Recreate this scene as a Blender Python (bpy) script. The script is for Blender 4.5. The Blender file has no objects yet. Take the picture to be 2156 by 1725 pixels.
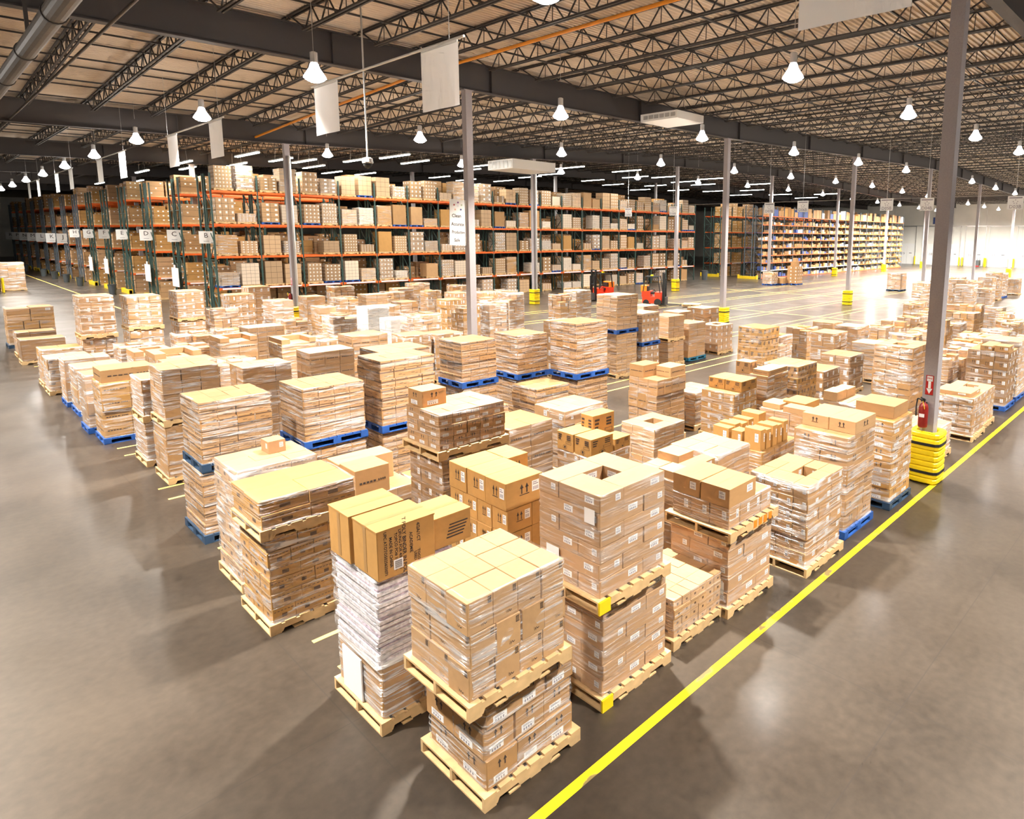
import bpy, math, random
from mathutils import Matrix, Vector
S = bpy.context.scene
COL = S.collection

# ------------------------------------------------------------------ camera
f_px, cx, cy = 1378.57, 1319.48, 690.73
yaw, pitch, roll = 0.7337, 0.1417, 0.0089
fh = Vector((math.cos(yaw), math.sin(yaw), 0)); rh = Vector((math.sin(yaw), -math.cos(yaw), 0)); up = Vector((0, 0, 1))
Fv = fh * math.cos(pitch) - up * math.sin(pitch); Uv = up * math.cos(pitch) + fh * math.sin(pitch)
Rv = rh * math.cos(roll) + Uv * math.sin(roll); Uv = -rh * math.sin(roll) + Uv * math.cos(roll)
cd = bpy.data.cameras.new('camera'); cam = bpy.data.objects.new('camera', cd); COL.objects.link(cam)
cam.matrix_world = Matrix(((Rv.x, Uv.x, -Fv.x, 0), (Rv.y, Uv.y, -Fv.y, 0), (Rv.z, Uv.z, -Fv.z, 5.0), (0, 0, 0, 1)))
cd.sensor_fit = 'HORIZONTAL'; cd.sensor_width = 36; cd.lens = f_px / 2156 * 36
cd.shift_x = (1078 - cx) / 2156; cd.shift_y = (cy - 862.5) / 2156
cd.clip_end = 600
S.camera = cam
# ------------------------------------------------------------------ world, exposure
S.view_settings.view_transform = 'Standard'; S.view_settings.look = 'None'
S.view_settings.gamma = 1; S.view_settings.use_curve_mapping = False
S.view_settings.exposure = 0.52
try:
    cy_ = S.cycles; cy_.max_bounces = 4; cy_.diffuse_bounces = 3; cy_.glossy_bounces = 2; cy_.transmission_bounces = 2; cy_.transparent_max_bounces = 6
    cy_.use_adaptive_sampling = True; cy_.adaptive_threshold = .12; cy_.adaptive_min_samples = 12
except Exception:
    pass
w = bpy.data.worlds.new('world'); S.world = w; w.use_nodes = True
w.node_tree.nodes['Background'].inputs[0].default_value = (1, .93, .84, 1)
w.node_tree.nodes['Background'].inputs[1].default_value = 0.05
LAMP_W = 470.0      # watts of each high-bay lamp
UP_W = 46.0         # part of a lamp that spills upward
WARM = (1.0, .945, .87)

# ------------------------------------------------------------------ materials
def nd(nt, t, **kw):
    n = nt.nodes.new(t)
    for k, v in kw.items(): setattr(n, k, v)
    return n
def mat(name, col, rough=.6, metal=0, emit=None, strength=0, noise=0, nscale=8, spec=.5, rnd=0, coat=0):
    m = bpy.data.materials.new(name); m.use_nodes = True; nt = m.node_tree
    b = nt.nodes['Principled BSDF']; b.inputs['Base Color'].default_value = (*col, 1)
    b.inputs['Roughness'].default_value = rough; b.inputs['Metallic'].default_value = metal
    b.inputs['Specular IOR Level'].default_value = spec
    if coat: b.inputs['Coat Weight'].default_value = coat
    if emit:
        b.inputs['Emission Color'].default_value = (*emit, 1); b.inputs['Emission Strength'].default_value = strength
    if noise or rnd:
        hsv = nd(nt, 'ShaderNodeHueSaturation'); hsv.inputs['Color'].default_value = (*col, 1)
        add = nd(nt, 'ShaderNodeMath', operation='ADD'); add.inputs[0].default_value = 0; add.inputs[1].default_value = 0
        if noise:
            tc = nd(nt, 'ShaderNodeTexCoord'); no = nd(nt, 'ShaderNodeTexNoise'); no.inputs['Scale'].default_value = nscale; no.inputs['Detail'].default_value = 4
            nt.links.new(tc.outputs['Object'], no.inputs['Vector'])
            mr = nd(nt, 'ShaderNodeMapRange'); mr.inputs['From Min'].default_value = .3; mr.inputs['From Max'].default_value = .7
            mr.inputs['To Min'].default_value = 1 - noise; mr.inputs['To Max'].default_value = 1 + noise
            nt.links.new(no.outputs['Fac'], mr.inputs['Value']); nt.links.new(mr.outputs['Result'], add.inputs[0])
        else: add.inputs[0].default_value = 1
        if rnd:
            oi = nd(nt, 'ShaderNodeObjectInfo'); mr2 = nd(nt, 'ShaderNodeMapRange')
            mr2.inputs['To Min'].default_value = -rnd; mr2.inputs['To Max'].default_value = rnd
            nt.links.new(oi.outputs['Random'], mr2.inputs['Value']); nt.links.new(mr2.outputs['Result'], add.inputs[1])
        nt.links.new(add.outputs[0], hsv.inputs['Value']); nt.links.new(hsv.outputs[0], b.inputs['Base Color'])
    return m
M = {}
M['kraft'] = mat('kraft_card', (.40, .222, .09), .72, noise=.05, nscale=5, rnd=.10)
M['light'] = mat('light_card', (.47, .28, .13), .72, noise=.05, nscale=5, rnd=.08)
M['gold'] = mat('golden_card', (.44, .232, .066), .70, noise=.06, nscale=5, rnd=.06)
M['dark'] = mat('brown_card', (.29, .155, .06), .72, noise=.05, nscale=5, rnd=.08)
M['pink'] = mat('rosy_card', (.44, .26, .13), .7, noise=.05, nscale=5, rnd=.08)
M['ink'] = mat('print_ink', (.05, .035, .03), .7)
M['band'] = mat('brown_print', (.13, .07, .035), .7)
M['blueink'] = mat('grey_print', (.22, .2, .24), .7)
M['white'] = mat('white_paper', (.78, .77, .76), .55)
M['tape'] = mat('packing_tape', (.36, .20, .07), .35)
M['wood'] = mat('pallet_wood', (.60, .40, .19), .75, noise=.16, nscale=7, rnd=.08)
M['blue'] = mat('blue_pallet_paint', (.015, .085, .34), .6, noise=.2, nscale=6)
M['navy'] = mat('navy_pallet_paint', (.02, .05, .10), .6, noise=.2, nscale=6)
M['teal'] = mat('teal_pallet_paint', (.02, .16, .26), .6, noise=.2, nscale=6)
M['yellow'] = mat('yellow_plastic', (.85, .62, .006), .42)
M['yellowp'] = mat('yellow_paint', (.86, .60, .02), .5, noise=.08)
M['black'] = mat('black_rubber', (.012, .012, .012), .6)
M['steel'] = mat('roof_steel', (.040, .034, .031), .6, noise=.1, nscale=2)
M['girder'] = mat('girder_paint', (.050, .043, .042), .6)
M['colpaint'] = mat('column_paint', (.34, .31, .315), .55, noise=.07, nscale=40)
M['deck'] = mat('roof_deck', (.60, .50, .39), .55, noise=.06, nscale=1.5)
M['banner'] = mat('banner_white', (.97, .97, .96), .6)
M['galv'] = mat('galvanised', (.55, .54, .52), .35, metal=.6)
M['duct'] = mat('duct_metal', (.10, .085, .07), .5, metal=.2, noise=.1)
M['orange'] = mat('beam_orange', (.78, .13, .012), .5)
M['green'] = mat('upright_green', (.035, .075, .065), .5)
M['greyblue'] = mat('upright_grey', (.09, .11, .13), .5)
M['red'] = mat('red_paint', (.45, .012, .01), .4)
M['forkred'] = mat('truck_red', (.80, .045, .01), .45)
M['forkor'] = mat('truck_orange', (.9, .22, .01), .5)
M['conduit'] = mat('orange_conduit', (.75, .27, .01), .5)
M['concrete'] = mat('wall_concrete', (.80, .79, .73), .8, noise=.06, nscale=.4)
M['door'] = mat('dock_door', (.84, .84, .82), .5)
M['darkgap'] = mat('dark_gap', (.02, .017, .015), .9)
M['ext'] = mat('extinguisher_red', (.24, .014, .010), .35)
M['lens'] = mat('lamp_lens', (1, 1, 1), .5, emit=(1, .96, .98), strength=40)
M['tube'] = mat('tube_light', (1, 1, 1), .5, emit=(.93, 1, .93), strength=14)
M['refractor'] = mat('lamp_refractor', (.9, .9, .9), .3, emit=(1, .95, .97), strength=2.2)
M['hood'] = mat('lamp_hood', (.8, .8, .8), .3, metal=.5)
M['greytub'] = mat('bin_grey', (.07, .08, .085), .5)
M['shelfblue'] = mat('shelf_blue', (.05, .09, .30), .5)
M['paperstack'] = None

def floor_mat():
    m = bpy.data.materials.new('polished_concrete'); m.use_nodes = True; nt = m.node_tree; L = nt.links.new
    b = nt.nodes['Principled BSDF']
    tc = nd(nt, 'ShaderNodeTexCoord')
    n1 = nd(nt, 'ShaderNodeTexNoise'); n1.inputs['Scale'].default_value = .35; n1.inputs['Detail'].default_value = 3; n1.inputs['Roughness'].default_value = .5
    n2 = nd(nt, 'ShaderNodeTexNoise'); n2.inputs['Scale'].default_value = 9; n2.inputs['Detail'].default_value = 5
    L(tc.outputs['Object'], n1.inputs['Vector']); L(tc.outputs['Object'], n2.inputs['Vector'])
    r = nd(nt, 'ShaderNodeValToRGB'); r.color_ramp.elements[0].position = .2; r.color_ramp.elements[0].color = (.006, .0045, .0033, 1)
    r.color_ramp.elements[1].position = .8; r.color_ramp.elements[1].color = (.080, .060, .043, 1)
    mx = nd(nt, 'ShaderNodeMath', operation='MULTIPLY_ADD'); mx.inputs[1].default_value = .35; L(n2.outputs['Fac'], mx.inputs[0])
    ad = nd(nt, 'ShaderNodeMath', operation='MULTIPLY'); ad.inputs[1].default_value = .65; L(n1.outputs['Fac'], ad.inputs[0]); L(ad.outputs[0], mx.inputs[2])
    L(mx.outputs[0], r.inputs[0])
    # saw-cut joints every 4.1 m
    sp = nd(nt, 'ShaderNodeSeparateXYZ'); L(tc.outputs['Object'], sp.inputs[0])
    outs = []
    for ax, off in (('X', 1.45), ('Y', 2.05)):
        a = nd(nt, 'ShaderNodeMath', operation='ADD'); a.inputs[1].default_value = off + 410; L(sp.outputs[ax], a.inputs[0])
        mo = nd(nt, 'ShaderNodeMath', operation='MODULO'); mo.inputs[1].default_value = 4.1; L(a.outputs[0], mo.inputs[0])
        lt = nd(nt, 'ShaderNodeMath', operation='LESS_THAN'); lt.inputs[1].default_value = .014; L(mo.outputs[0], lt.inputs[0]); outs.append(lt)
    mxj = nd(nt, 'ShaderNodeMath', operation='MAXIMUM'); L(outs[0].outputs[0], mxj.inputs[0]); L(outs[1].outputs[0], mxj.inputs[1])
    mj = nd(nt, 'ShaderNodeMath', operation='MULTIPLY'); mj.inputs[1].default_value = .7; L(mxj.outputs[0], mj.inputs[0])
    mc = nd(nt, 'ShaderNodeMix', data_type='RGBA'); L(mj.outputs[0], mc.inputs[0]); L(r.outputs[0], mc.inputs[6]); mc.inputs[7].default_value = (.03, .024, .02, 1)
    L(mc.outputs[2], b.inputs['Base Color'])
    n3 = nd(nt, 'ShaderNodeTexNoise'); n3.inputs['Scale'].default_value = .55; n3.inputs['Detail'].default_value = 2; L(tc.outputs['Object'], n3.inputs['Vector'])
    rr = nd(nt, 'ShaderNodeMapRange'); rr.inputs['From Min'].default_value = .2; rr.inputs['From Max'].default_value = .8
    rr.inputs['To Min'].default_value = .32; rr.inputs['To Max'].default_value = .50
    L(n3.outputs['Fac'], rr.inputs['Value']); L(rr.outputs[0], b.inputs['Roughness'])
    b.inputs['Specular IOR Level'].default_value = .5; b.inputs['Specular Tint'].default_value = (1, .9, .78, 1); b.inputs['Coat Weight'].default_value = .4; b.inputs['Coat IOR'].default_value = 1.32; b.inputs['Coat Roughness'].default_value = .17
    bp = nd(nt, 'ShaderNodeBump'); bp.inputs['Strength'].default_value = .03; bp.inputs['Distance'].default_value = .02
    L(n2.outputs['Fac'], bp.inputs['Height']); L(bp.outputs[0], b.inputs['Normal'])
    return m
M['floor'] = floor_mat()

def wrap_mat(name, lo, hi, white):
    m = bpy.data.materials.new(name); m.use_nodes = True; nt = m.node_tree; L = nt.links.new; nt.nodes.clear()
    out = nd(nt, 'ShaderNodeOutputMaterial'); mix = nd(nt, 'ShaderNodeMixShader'); tr = nd(nt, 'ShaderNodeBsdfTransparent')
    gl = nd(nt, 'ShaderNodeBsdfGlossy'); gl.inputs['Roughness'].default_value = .22; gl.inputs['Color'].default_value = (1, 1, 1, 1)
    di = nd(nt, 'ShaderNodeBsdfDiffuse'); di.inputs['Color'].default_value = (.93, .92, .91, 1)  # diffuse white painted into the streaks, standing in for lamp glints on film
    m2 = nd(nt, 'ShaderNodeMixShader'); m2.inputs[0].default_value = white
    tc = nd(nt, 'ShaderNodeTexCoord'); oi = nd(nt, 'ShaderNodeObjectInfo')
    mp = nd(nt, 'ShaderNodeMapping'); mp.inputs['Scale'].default_value = (1.5, 1.5, 26); mp.inputs['Rotation'].default_value = (.12, .10, 0)
    va = nd(nt, 'ShaderNodeVectorMath', operation='ADD'); L(tc.outputs['Object'], mp.inputs[0]); L(mp.outputs[0], va.inputs[0])
    vm = nd(nt, 'ShaderNodeVectorMath', operation='SCALE'); vm.inputs[0].default_value = (17, 31, 9); L(oi.outputs['Random'], vm.inputs['Scale']); L(vm.outputs[0], va.inputs[1])
    no = nd(nt, 'ShaderNodeTexNoise'); no.inputs['Scale'].default_value = 1.6; no.inputs['Detail'].default_value = 6; no.inputs['Distortion'].default_value = .5
    L(va.outputs[0], no.inputs['Vector'])
    n2 = nd(nt, 'ShaderNodeTexNoise'); n2.inputs['Scale'].default_value = .9; L(va.outputs[0], n2.inputs['Vector'])
    mu = nd(nt, 'ShaderNodeMath', operation='MULTIPLY_ADD'); mu.inputs[1].default_value = .6; L(n2.outputs['Fac'], mu.inputs[0])
    mu2 = nd(nt, 'ShaderNodeMath', operation='MULTIPLY'); mu2.inputs[1].default_value = .6; L(no.outputs['Fac'], mu2.inputs[0]); L(mu2.outputs[0], mu.inputs[2])
    mr = nd(nt, 'ShaderNodeMapRange'); mr.inputs['From Min'].default_value = .57; mr.inputs['From Max'].default_value = .73
    mr.inputs['To Min'].default_value = lo; mr.inputs['To Max'].default_value = hi; L(mu.outputs[0], mr.inputs['Value'])
    bp = nd(nt, 'ShaderNodeBump'); bp.inputs['Strength'].default_value = .9; bp.inputs['Distance'].default_value = .05; L(no.outputs['Fac'], bp.inputs['Height'])
    L(bp.outputs[0], gl.inputs['Normal'])
    L(gl.outputs[0], m2.inputs[1]); L(di.outputs[0], m2.inputs[2])
    L(mr.outputs[0], mix.inputs[0]); L(tr.outputs[0], mix.inputs[1]); L(m2.outputs[0], mix.inputs[2]); L(mix.outputs[0], out.inputs[0])
    return m
M['wrap1'] = wrap_mat('stretch_film_thin', .02, .34, .66)
M['wrap2'] = wrap_mat('stretch_film', .035, .58, .66)
M['wrap3'] = wrap_mat('stretch_film_thick', .13, .80, .72)

def uv_stack_mat(name, col, nu, nv, lab):
    """cartons seen as a stacked block: seams and paper labels laid out on the block's own UVs"""
    m = bpy.data.materials.new(name); m.use_nodes = True; nt = m.node_tree; L = nt.links.new
    b = nt.nodes['Principled BSDF']; b.inputs['Roughness'].default_value = .55
    uv = nd(nt, 'ShaderNodeTexCoord'); sp = nd(nt, 'ShaderNodeSeparateXYZ'); L(uv.outputs['UV'], sp.inputs[0])
    oi = nd(nt, 'ShaderNodeObjectInfo')
    def fr(ax, n):
        a = nd(nt, 'ShaderNodeMath', operation='MULTIPLY'); a.inputs[1].default_value = n; L(sp.outputs[ax], a.inputs[0])
        q = nd(nt, 'ShaderNodeMath', operation='FRACT'); L(a.outputs[0], q.inputs[0]); return q
    def near(q, c, wd):
        s = nd(nt, 'ShaderNodeMath', operation='SUBTRACT'); s.inputs[1].default_value = c; L(q.outputs[0], s.inputs[0])
        a = nd(nt, 'ShaderNodeMath', operation='ABSOLUTE'); L(s.outputs[0], a.inputs[0])
        l = nd(nt, 'ShaderNodeMath', operation='LESS_THAN'); l.inputs[1].default_value = wd; L(a.outputs[0], l.inputs[0]); return l
    u, v = fr('X', nu), fr('Y', nv)
    def far(q, wd):
        l = near(q, .5, .5 - wd); n = nd(nt, 'ShaderNodeMath', operation='SUBTRACT'); n.inputs[0].default_value = 1; L(l.outputs[0], n.inputs[1]); return n
    seam = nd(nt, 'ShaderNodeMath', operation='MAXIMUM'); L(far(u, .02).outputs[0], seam.inputs[0]); L(far(v, .025).outputs[0], seam.inputs[1])
    la = nd(nt, 'ShaderNodeMath', operation='MULTIPLY'); L(near(u, .68, .15).outputs[0], la.inputs[0]); L(near(v, .55, .2).outputs[0], la.inputs[1])
    ml = nd(nt, 'ShaderNodeMath', operation='MULTIPLY'); ml.inputs[1].default_value = lab; L(la.outputs[0], ml.inputs[0])
    hsv = nd(nt, 'ShaderNodeHueSaturation'); hsv.inputs['Color'].default_value = (*col, 1)
    mr = nd(nt, 'ShaderNodeMapRange'); mr.inputs['To Min'].default_value = .75; mr.inputs['To Max'].default_value = 1.3; L(oi.outputs['Random'], mr.inputs['Value']); L(mr.outputs[0], hsv.inputs['Value'])
    c1 = nd(nt, 'ShaderNodeMix', data_type='RGBA'); L(seam.outputs[0], c1.inputs[0]); L(hsv.outputs[0], c1.inputs[6]); c1.inputs[7].default_value = (.09, .05, .025, 1)
    c2 = nd(nt, 'ShaderNodeMix', data_type='RGBA'); L(ml.outputs[0], c2.inputs[0]); L(c1.outputs[2], c2.inputs[6]); c2.inputs[7].default_value = (.75, .74, .72, 1)
    L(c2.outputs[2], b.inputs['Base Color'])
    return m
STK = [uv_stack_mat('stack_three', (.40, .25, .13), 3, 4, 1), uv_stack_mat('stack_four', (.45, .29, .16), 4, 5, 1), uv_stack_mat('stack_plain', (.48, .32, .18), 3, 4, 0),
       uv_stack_mat('stack_two', (.38, .23, .11), 2, 4, 1), uv_stack_mat('stack_film', (.56, .46, .35), 4, 6, 0), uv_stack_mat('stack_dense', (.42, .27, .14), 5, 6, .8)]

nt = M['banner'].node_tree; _b = nt.nodes['Principled BSDF']; _o = [n for n in nt.nodes if n.type == 'OUTPUT_MATERIAL'][0]
_t = nt.nodes.new('ShaderNodeBsdfTranslucent'); _t.inputs['Color'].default_value = (.97, .97, .96, 1); _m = nt.nodes.new('ShaderNodeMixShader'); _m.inputs[0].default_value = .5
nt.links.new(_b.outputs[0], _m.inputs[1]); nt.links.new(_t.outputs[0], _m.inputs[2]); nt.links.new(_m.outputs[0], _o.inputs[0])
# ------------------------------------------------------------------ mesh builder
class MB:
    def __init__(s): s.v = []; s.f = []; s.m = []; s.uv = None
    def quad(s, pts, mi=0):
        n = len(s.v); s.v += [tuple(p) for p in pts]; s.f.append(tuple(range(n, n + len(pts)))); s.m.append(mi)
    def box(s, x0, y0, z0, x1, y1, z1, mi=0):
        n = len(s.v)
        s.v += [(x0, y0, z0), (x1, y0, z0), (x1, y1, z0), (x0, y1, z0), (x0, y0, z1), (x1, y0, z1), (x1, y1, z1), (x0, y1, z1)]
        for q in ((0, 3, 2, 1), (4, 5, 6, 7), (0, 1, 5, 4), (1, 2, 6, 5), (2, 3, 7, 6), (3, 0, 4, 7)):
            s.f.append(tuple(n + i for i in q)); s.m.append(mi)
    def bar(s, a, b, w, mi=0, h=None):
        a = Vector(a); b = Vector(b); d = (b - a).normalized(); h = h or w
        r = d.cross(Vector((0, 0, 1)))
        if r.length < 1e-4: r = Vector((1, 0, 0))
        r.normalize(); u = r.cross(d); n = len(s.v)
        for p in (a, b):
            for i, j in ((-1, -1), (1, -1), (1, 1), (-1, 1)): s.v.append(tuple(p + r * i * w / 2 + u * j * h / 2))
        for q in ((0, 1, 2, 3), (7, 6, 5, 4), (0, 4, 5, 1), (1, 5, 6, 2), (2, 6, 7, 3), (3, 7, 4, 0)):
            s.f.append(tuple(n + i for i in q)); s.m.append(mi)
    def tube(s, a, b, r, n=10, mi=0, r2=None):
        a = Vector(a); b = Vector(b); d = (b - a).normalized(); x = d.cross(Vector((0, 0, 1)))
        if x.length < 1e-4: x = Vector((1, 0, 0))
        x.normalize(); y = x.cross(d); k = len(s.v); r2 = r if r2 is None else r2
        for p, q in ((a, r), (b, r2)):
            for i in range(n):
                t = 2 * math.pi * i / n; s.v.append(tuple(p + (x * math.cos(t) + y * math.sin(t)) * q))
        for i in range(n):
            j = (i + 1) % n; s.f.append((k + i, k + n + i, k + n + j, k + j)); s.m.append(mi)
        s.f.append(tuple(k + i for i in range(n))); s.m.append(mi); s.f.append(tuple(k + n + i for i in range(n - 1, -1, -1))); s.m.append(mi)
    def lathe(s, prof, n=16, mi=0, sq=0, caps=True, c=(0, 0)):
        k = len(s.v)
        for r, z in prof:
            for i in range(n):
                t = 2 * math.pi * i / n; ct, st = math.cos(t), math.sin(t)
                g = 1 if not sq else 1 / (abs(ct) ** sq + abs(st) ** sq) ** (1 / sq)
                s.v.append((c[0] + r * g * ct, c[1] + r * g * st, z))
        for j in range(len(prof) - 1):
            for i in range(n):
                i2 = (i + 1) % n; s.f.append((k + j * n + i, k + j * n + i2, k + (j + 1) * n + i2, k + (j + 1) * n + i)); s.m.append(mi)
        if not caps: return
        s.f.append(tuple(k + i for i in range(n - 1, -1, -1))); s.m.append(mi)
        s.f.append(tuple(k + (len(prof) - 1) * n + i for i in range(n))); s.m.append(mi)
    def mesh(s, name, mats):
        me = bpy.data.meshes.new(name); me.from_pydata(s.v, [], s.f)
        for m in mats: me.materials.append(m)
        if len(mats) > 1: me.polygons.foreach_set('material_index', s.m)
        me.update(); return me
    def build(s, name, mats, parent=None, smooth=False):
        me = s.mesh(name, mats if isinstance(mats, (list, tuple)) else [mats])
        if smooth: me.polygons.foreach_set('use_smooth', [True] * len(me.polygons))
        return put(name, me, parent)
def put(name, me, parent=None, loc=None, scale=None, rz=0):
    o = bpy.data.objects.new(name, me); COL.objects.link(o)
    if parent: o.parent = parent
    if loc: o.location = loc
    if scale: o.scale = scale
    if rz: o.rotation_euler.z = rz
    return o
def tag(o, label, cat, group=None, kind=None):
    if label: o['label'] = label
    if cat: o['category'] = cat
    if group: o['group'] = group
    if kind: o['kind'] = kind
    return o
def empty(name, loc, label=None, cat=None, group=None, rz=0):
    o = put(name, None, None, loc, None, rz); o.empty_display_size = .2
    return tag(o, label, cat, group)
def struct(o): o['kind'] = 'structure'; return o
def copy_tree(o, parent=None):
    c = o.copy(); COL.objects.link(c); c.parent = parent
    for ch in list(o.children): copy_tree(ch, c)
    return c
_tx = {}
def text_mesh(txt, size, m, bold=False):
    key = (txt, size, m.name)
    if key not in _tx:
        cu = bpy.data.curves.new('t', 'FONT'); cu.body = txt; cu.size = size; cu.align_x = 'CENTER'; cu.align_y = 'CENTER'
        cu.resolution_u = 2
        if bold: cu.offset = size * .018
        ob = bpy.data.objects.new('t', cu); COL.objects.link(ob)
        dg = bpy.context.evaluated_depsgraph_get(); me = bpy.data.meshes.new_from_object(ob.evaluated_get(dg))
        bpy.data.objects.remove(ob); bpy.data.curves.remove(cu)
        me.materials.clear(); me.materials.append(m); _tx[key] = me
    return _tx[key]
# text on a face that looks to -X (reads along -Y) or to -Y (reads along +X); up is +Z
def text(name, txt, size, m, parent, loc, face='-X', spin=0, bold=False, sx=1):
    o = put(name, text_mesh(txt, size, m, bold), parent, loc)
    if face == '-X': R = Matrix(((0, 0, -1), (-1, 0, 0), (0, 1, 0)))
    else: R = Matrix(((1, 0, 0), (0, 0, -1), (0, 1, 0)))
    o.rotation_euler = (R @ Matrix.Rotation(spin, 3, 'Z')).to_euler()
    o.scale = (sx, 1, 1)
    return o
def ordn(n):
    W = 'first second third fourth fifth sixth seventh eighth ninth tenth eleventh twelfth thirteenth fourteenth fifteenth sixteenth seventeenth eighteenth nineteenth twentieth'.split()
    return W[n - 1] if n <= 20 else 'twenty-' + W[n - 21] if n < 30 else 'thirtieth' if n == 30 else 'thirty-' + W[n - 31]

# ------------------------------------------------------------------ building shell
GX = [-60, 0, 13.91, 30.31, 46.71, 63.1, 79.5, 95.9, 160]
Z1 = [9.8, 9.8, 9.95, 10.12, 10.65, 11.1, 10.75, 10.35, 10.1]
Z2 = [9.15, 9.15, 9.45, 10.15, 10.95, 11.3, 10.9, 10.4, 10.1]
def ip(x, xs, ys):
    if x <= xs[0]: return ys[0]
    for i in range(len(xs) - 1):
        if x <= xs[i + 1]: return ys[i] + (ys[i + 1] - ys[i]) * (x - xs[i]) / (xs[i + 1] - xs[i])
    return ys[-1]
PX, PY, CX0, CY0 = 16.4, 16.06, 13.91, 4.13      # column bay and first column
def zb(x, y):                                       # underside of the girders
    a, b = ip(x, GX, Z1), ip(x, GX, Z2); t = min(1, max(0, (y - 20.19) / 16.06)); return a + (b - a) * t
XE, XW, YS, YN = 128.0, -18.0, -22.0, 165.0
fl = MB(); fl.quad([(XW, YS, 0), (XE, YS, 0), (XE, YN, 0), (XW, YN, 0)]); struct(fl.build('floor', M['floor']))
for nm, q in (('wall_west', [(XW, YS), (XW, YN)]), ('wall_south', [(XE, YS), (XW, YS)]), ('wall_north', [(XW, YN), (XE, YN)])):
    b = MB(); (xa, ya), (xb, yb) = q; b.quad([(xa, ya, 0), (xb, yb, 0), (xb, yb, 13), (xa, ya, 13)]); struct(b.build(nm, M['concrete']))
# east wall: tilt-up concrete panels with dock doors
b = MB(); b.box(XE, YS, 0, XE + .3, YN, 13); struct(b.build('wall_east', M['concrete']))
b = MB()
y = YS
while y < 60: b.box(XE - .012, y, 0, XE, y + .04, 10.6); y += 5.3
b.box(XE - .06, YS, 7.0, XE, 60, 7.12)
struct(b.build('trim_1', M['galv']))
# corrugated roof deck (ribs run along X)
b = MB(); xs = [x for x in GX if XW < x < XE]; xs = [XW] + xs + [XE]
prof = []; y = -22.0
while y < 112: prof += [(y, 0), (y + .06, 0), (y + .085, .045), (y + .145, .045)]; y += .17
for x in xs:
    for (yy, dz) in prof: b.v.append((x, yy, zb(x, yy) + 1.13 + dz))
n = len(prof)
for i in range(len(xs) - 1):
    for j in range(n - 1): b.f.append((i * n + j, i * n + j + 1, (i + 1) * n + j + 1, (i + 1) * n + j)); b.m.append(0)
struct(b.build('ceiling', M['deck']))
b = MB(); b.quad([(XW, 112, 10.6), (XW, YN, 10.6), (XE, YN, 11.2), (XE, 112, 11.2)]); struct(b.build('ceiling', M['deck']))
# girders along X on every column line
for j in range(-1, 7):
    y = CY0 + PY * j
    for i in range(len(xs) - 1):
        x0, x1 = xs[i], xs[i + 1]; a, c = zb(x0, y), zb(x1, y); b = MB()
        for (w_, lo, hi) in ((.02, .03, .92), (.30, 0, .03), (.30, .92, .95)):
            b.v += [(x0, y - w_ / 2, a + lo), (x0, y + w_ / 2, a + lo), (x0, y + w_ / 2, a + hi), (x0, y - w_ / 2, a + hi),
                    (x1, y - w_ / 2, c + lo), (x1, y + w_ / 2, c + lo), (x1, y + w_ / 2, c + hi), (x1, y - w_ / 2, c + hi)]
            k = len(b.v) - 8
            for q in ((3, 2, 1, 0), (4, 5, 6, 7), (0, 1, 5, 4), (1, 2, 6, 5), (2, 3, 7, 6), (3, 0, 4, 7)): b.f.append(tuple(k + t for t in q)); b.m.append(0)
        x = x0 + 1.0
        while x < x1: b.box(x - .006, y - .13, a + (c - a) * (x - x0) / (x1 - x0) + .03, x + .006, y + .13, a + (c - a) * (x - x0) / (x1 - x0) + .92); x += 8.2
        struct(b.build('roof_girder', M['girder']))
# open-web joists along Y, one shared truss
def joist_mesh():
    b = MB(); Lj = PY - .10; top, bot = 1.09, .56; e0 = 1.0
    for s in (-.055, .055):
        b.bar((s, .05, top), (s, Lj + .05, top), .05); b.bar((s, e0, bot), (s, PY - e0, bot), .05, 0, .05)
    n = 14; st = (PY - 2 * e0) / n
    b.bar((0, .15, top), (0, e0 + .1, bot), .035); b.bar((0, PY - .15, top), (0, PY - e0 - .1, bot), .035)
    for i in range(n):
        y = e0 + i * st; b.bar((0, y + .05, bot), (0, y + st / 2, top), .032); b.bar((0, y + st / 2, top), (0, y + st - .05, bot), .032)
        b.bar((0, y + st / 2, top), (0, y + st / 2 + .02, bot), .018)
    return b.mesh('roof_joist', [M['steel']])
JM = joist_mesh()
x = 14.2 - 2.05 * 15
while x < XE - .5:
    for j in range(-1, 6):
        y = CY0 + PY * j
        if y > 53 and x > 70: continue
        o = struct(put('roof_joist', JM, None, (x, y, zb(x, y)))); o.rotation_euler.x = math.atan2(zb(x, y + PY) - zb(x, y), PY)
    x += 2.05
# bridging lines along X
k = 0
for j in range(-1, 6):
    for t in (3.2, 6.4, 9.7, 12.9):
        y = CY0 + PY * j + t; b = MB()
        for i in range(len(xs) - 1):
            for dz in (1.07, .60): b.bar((xs[i], y, zb(xs[i], y) + dz), (xs[i + 1], y, zb(xs[i + 1], y) + dz), .045)
        struct(b.build('roof_bridging', M['steel']))

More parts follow.
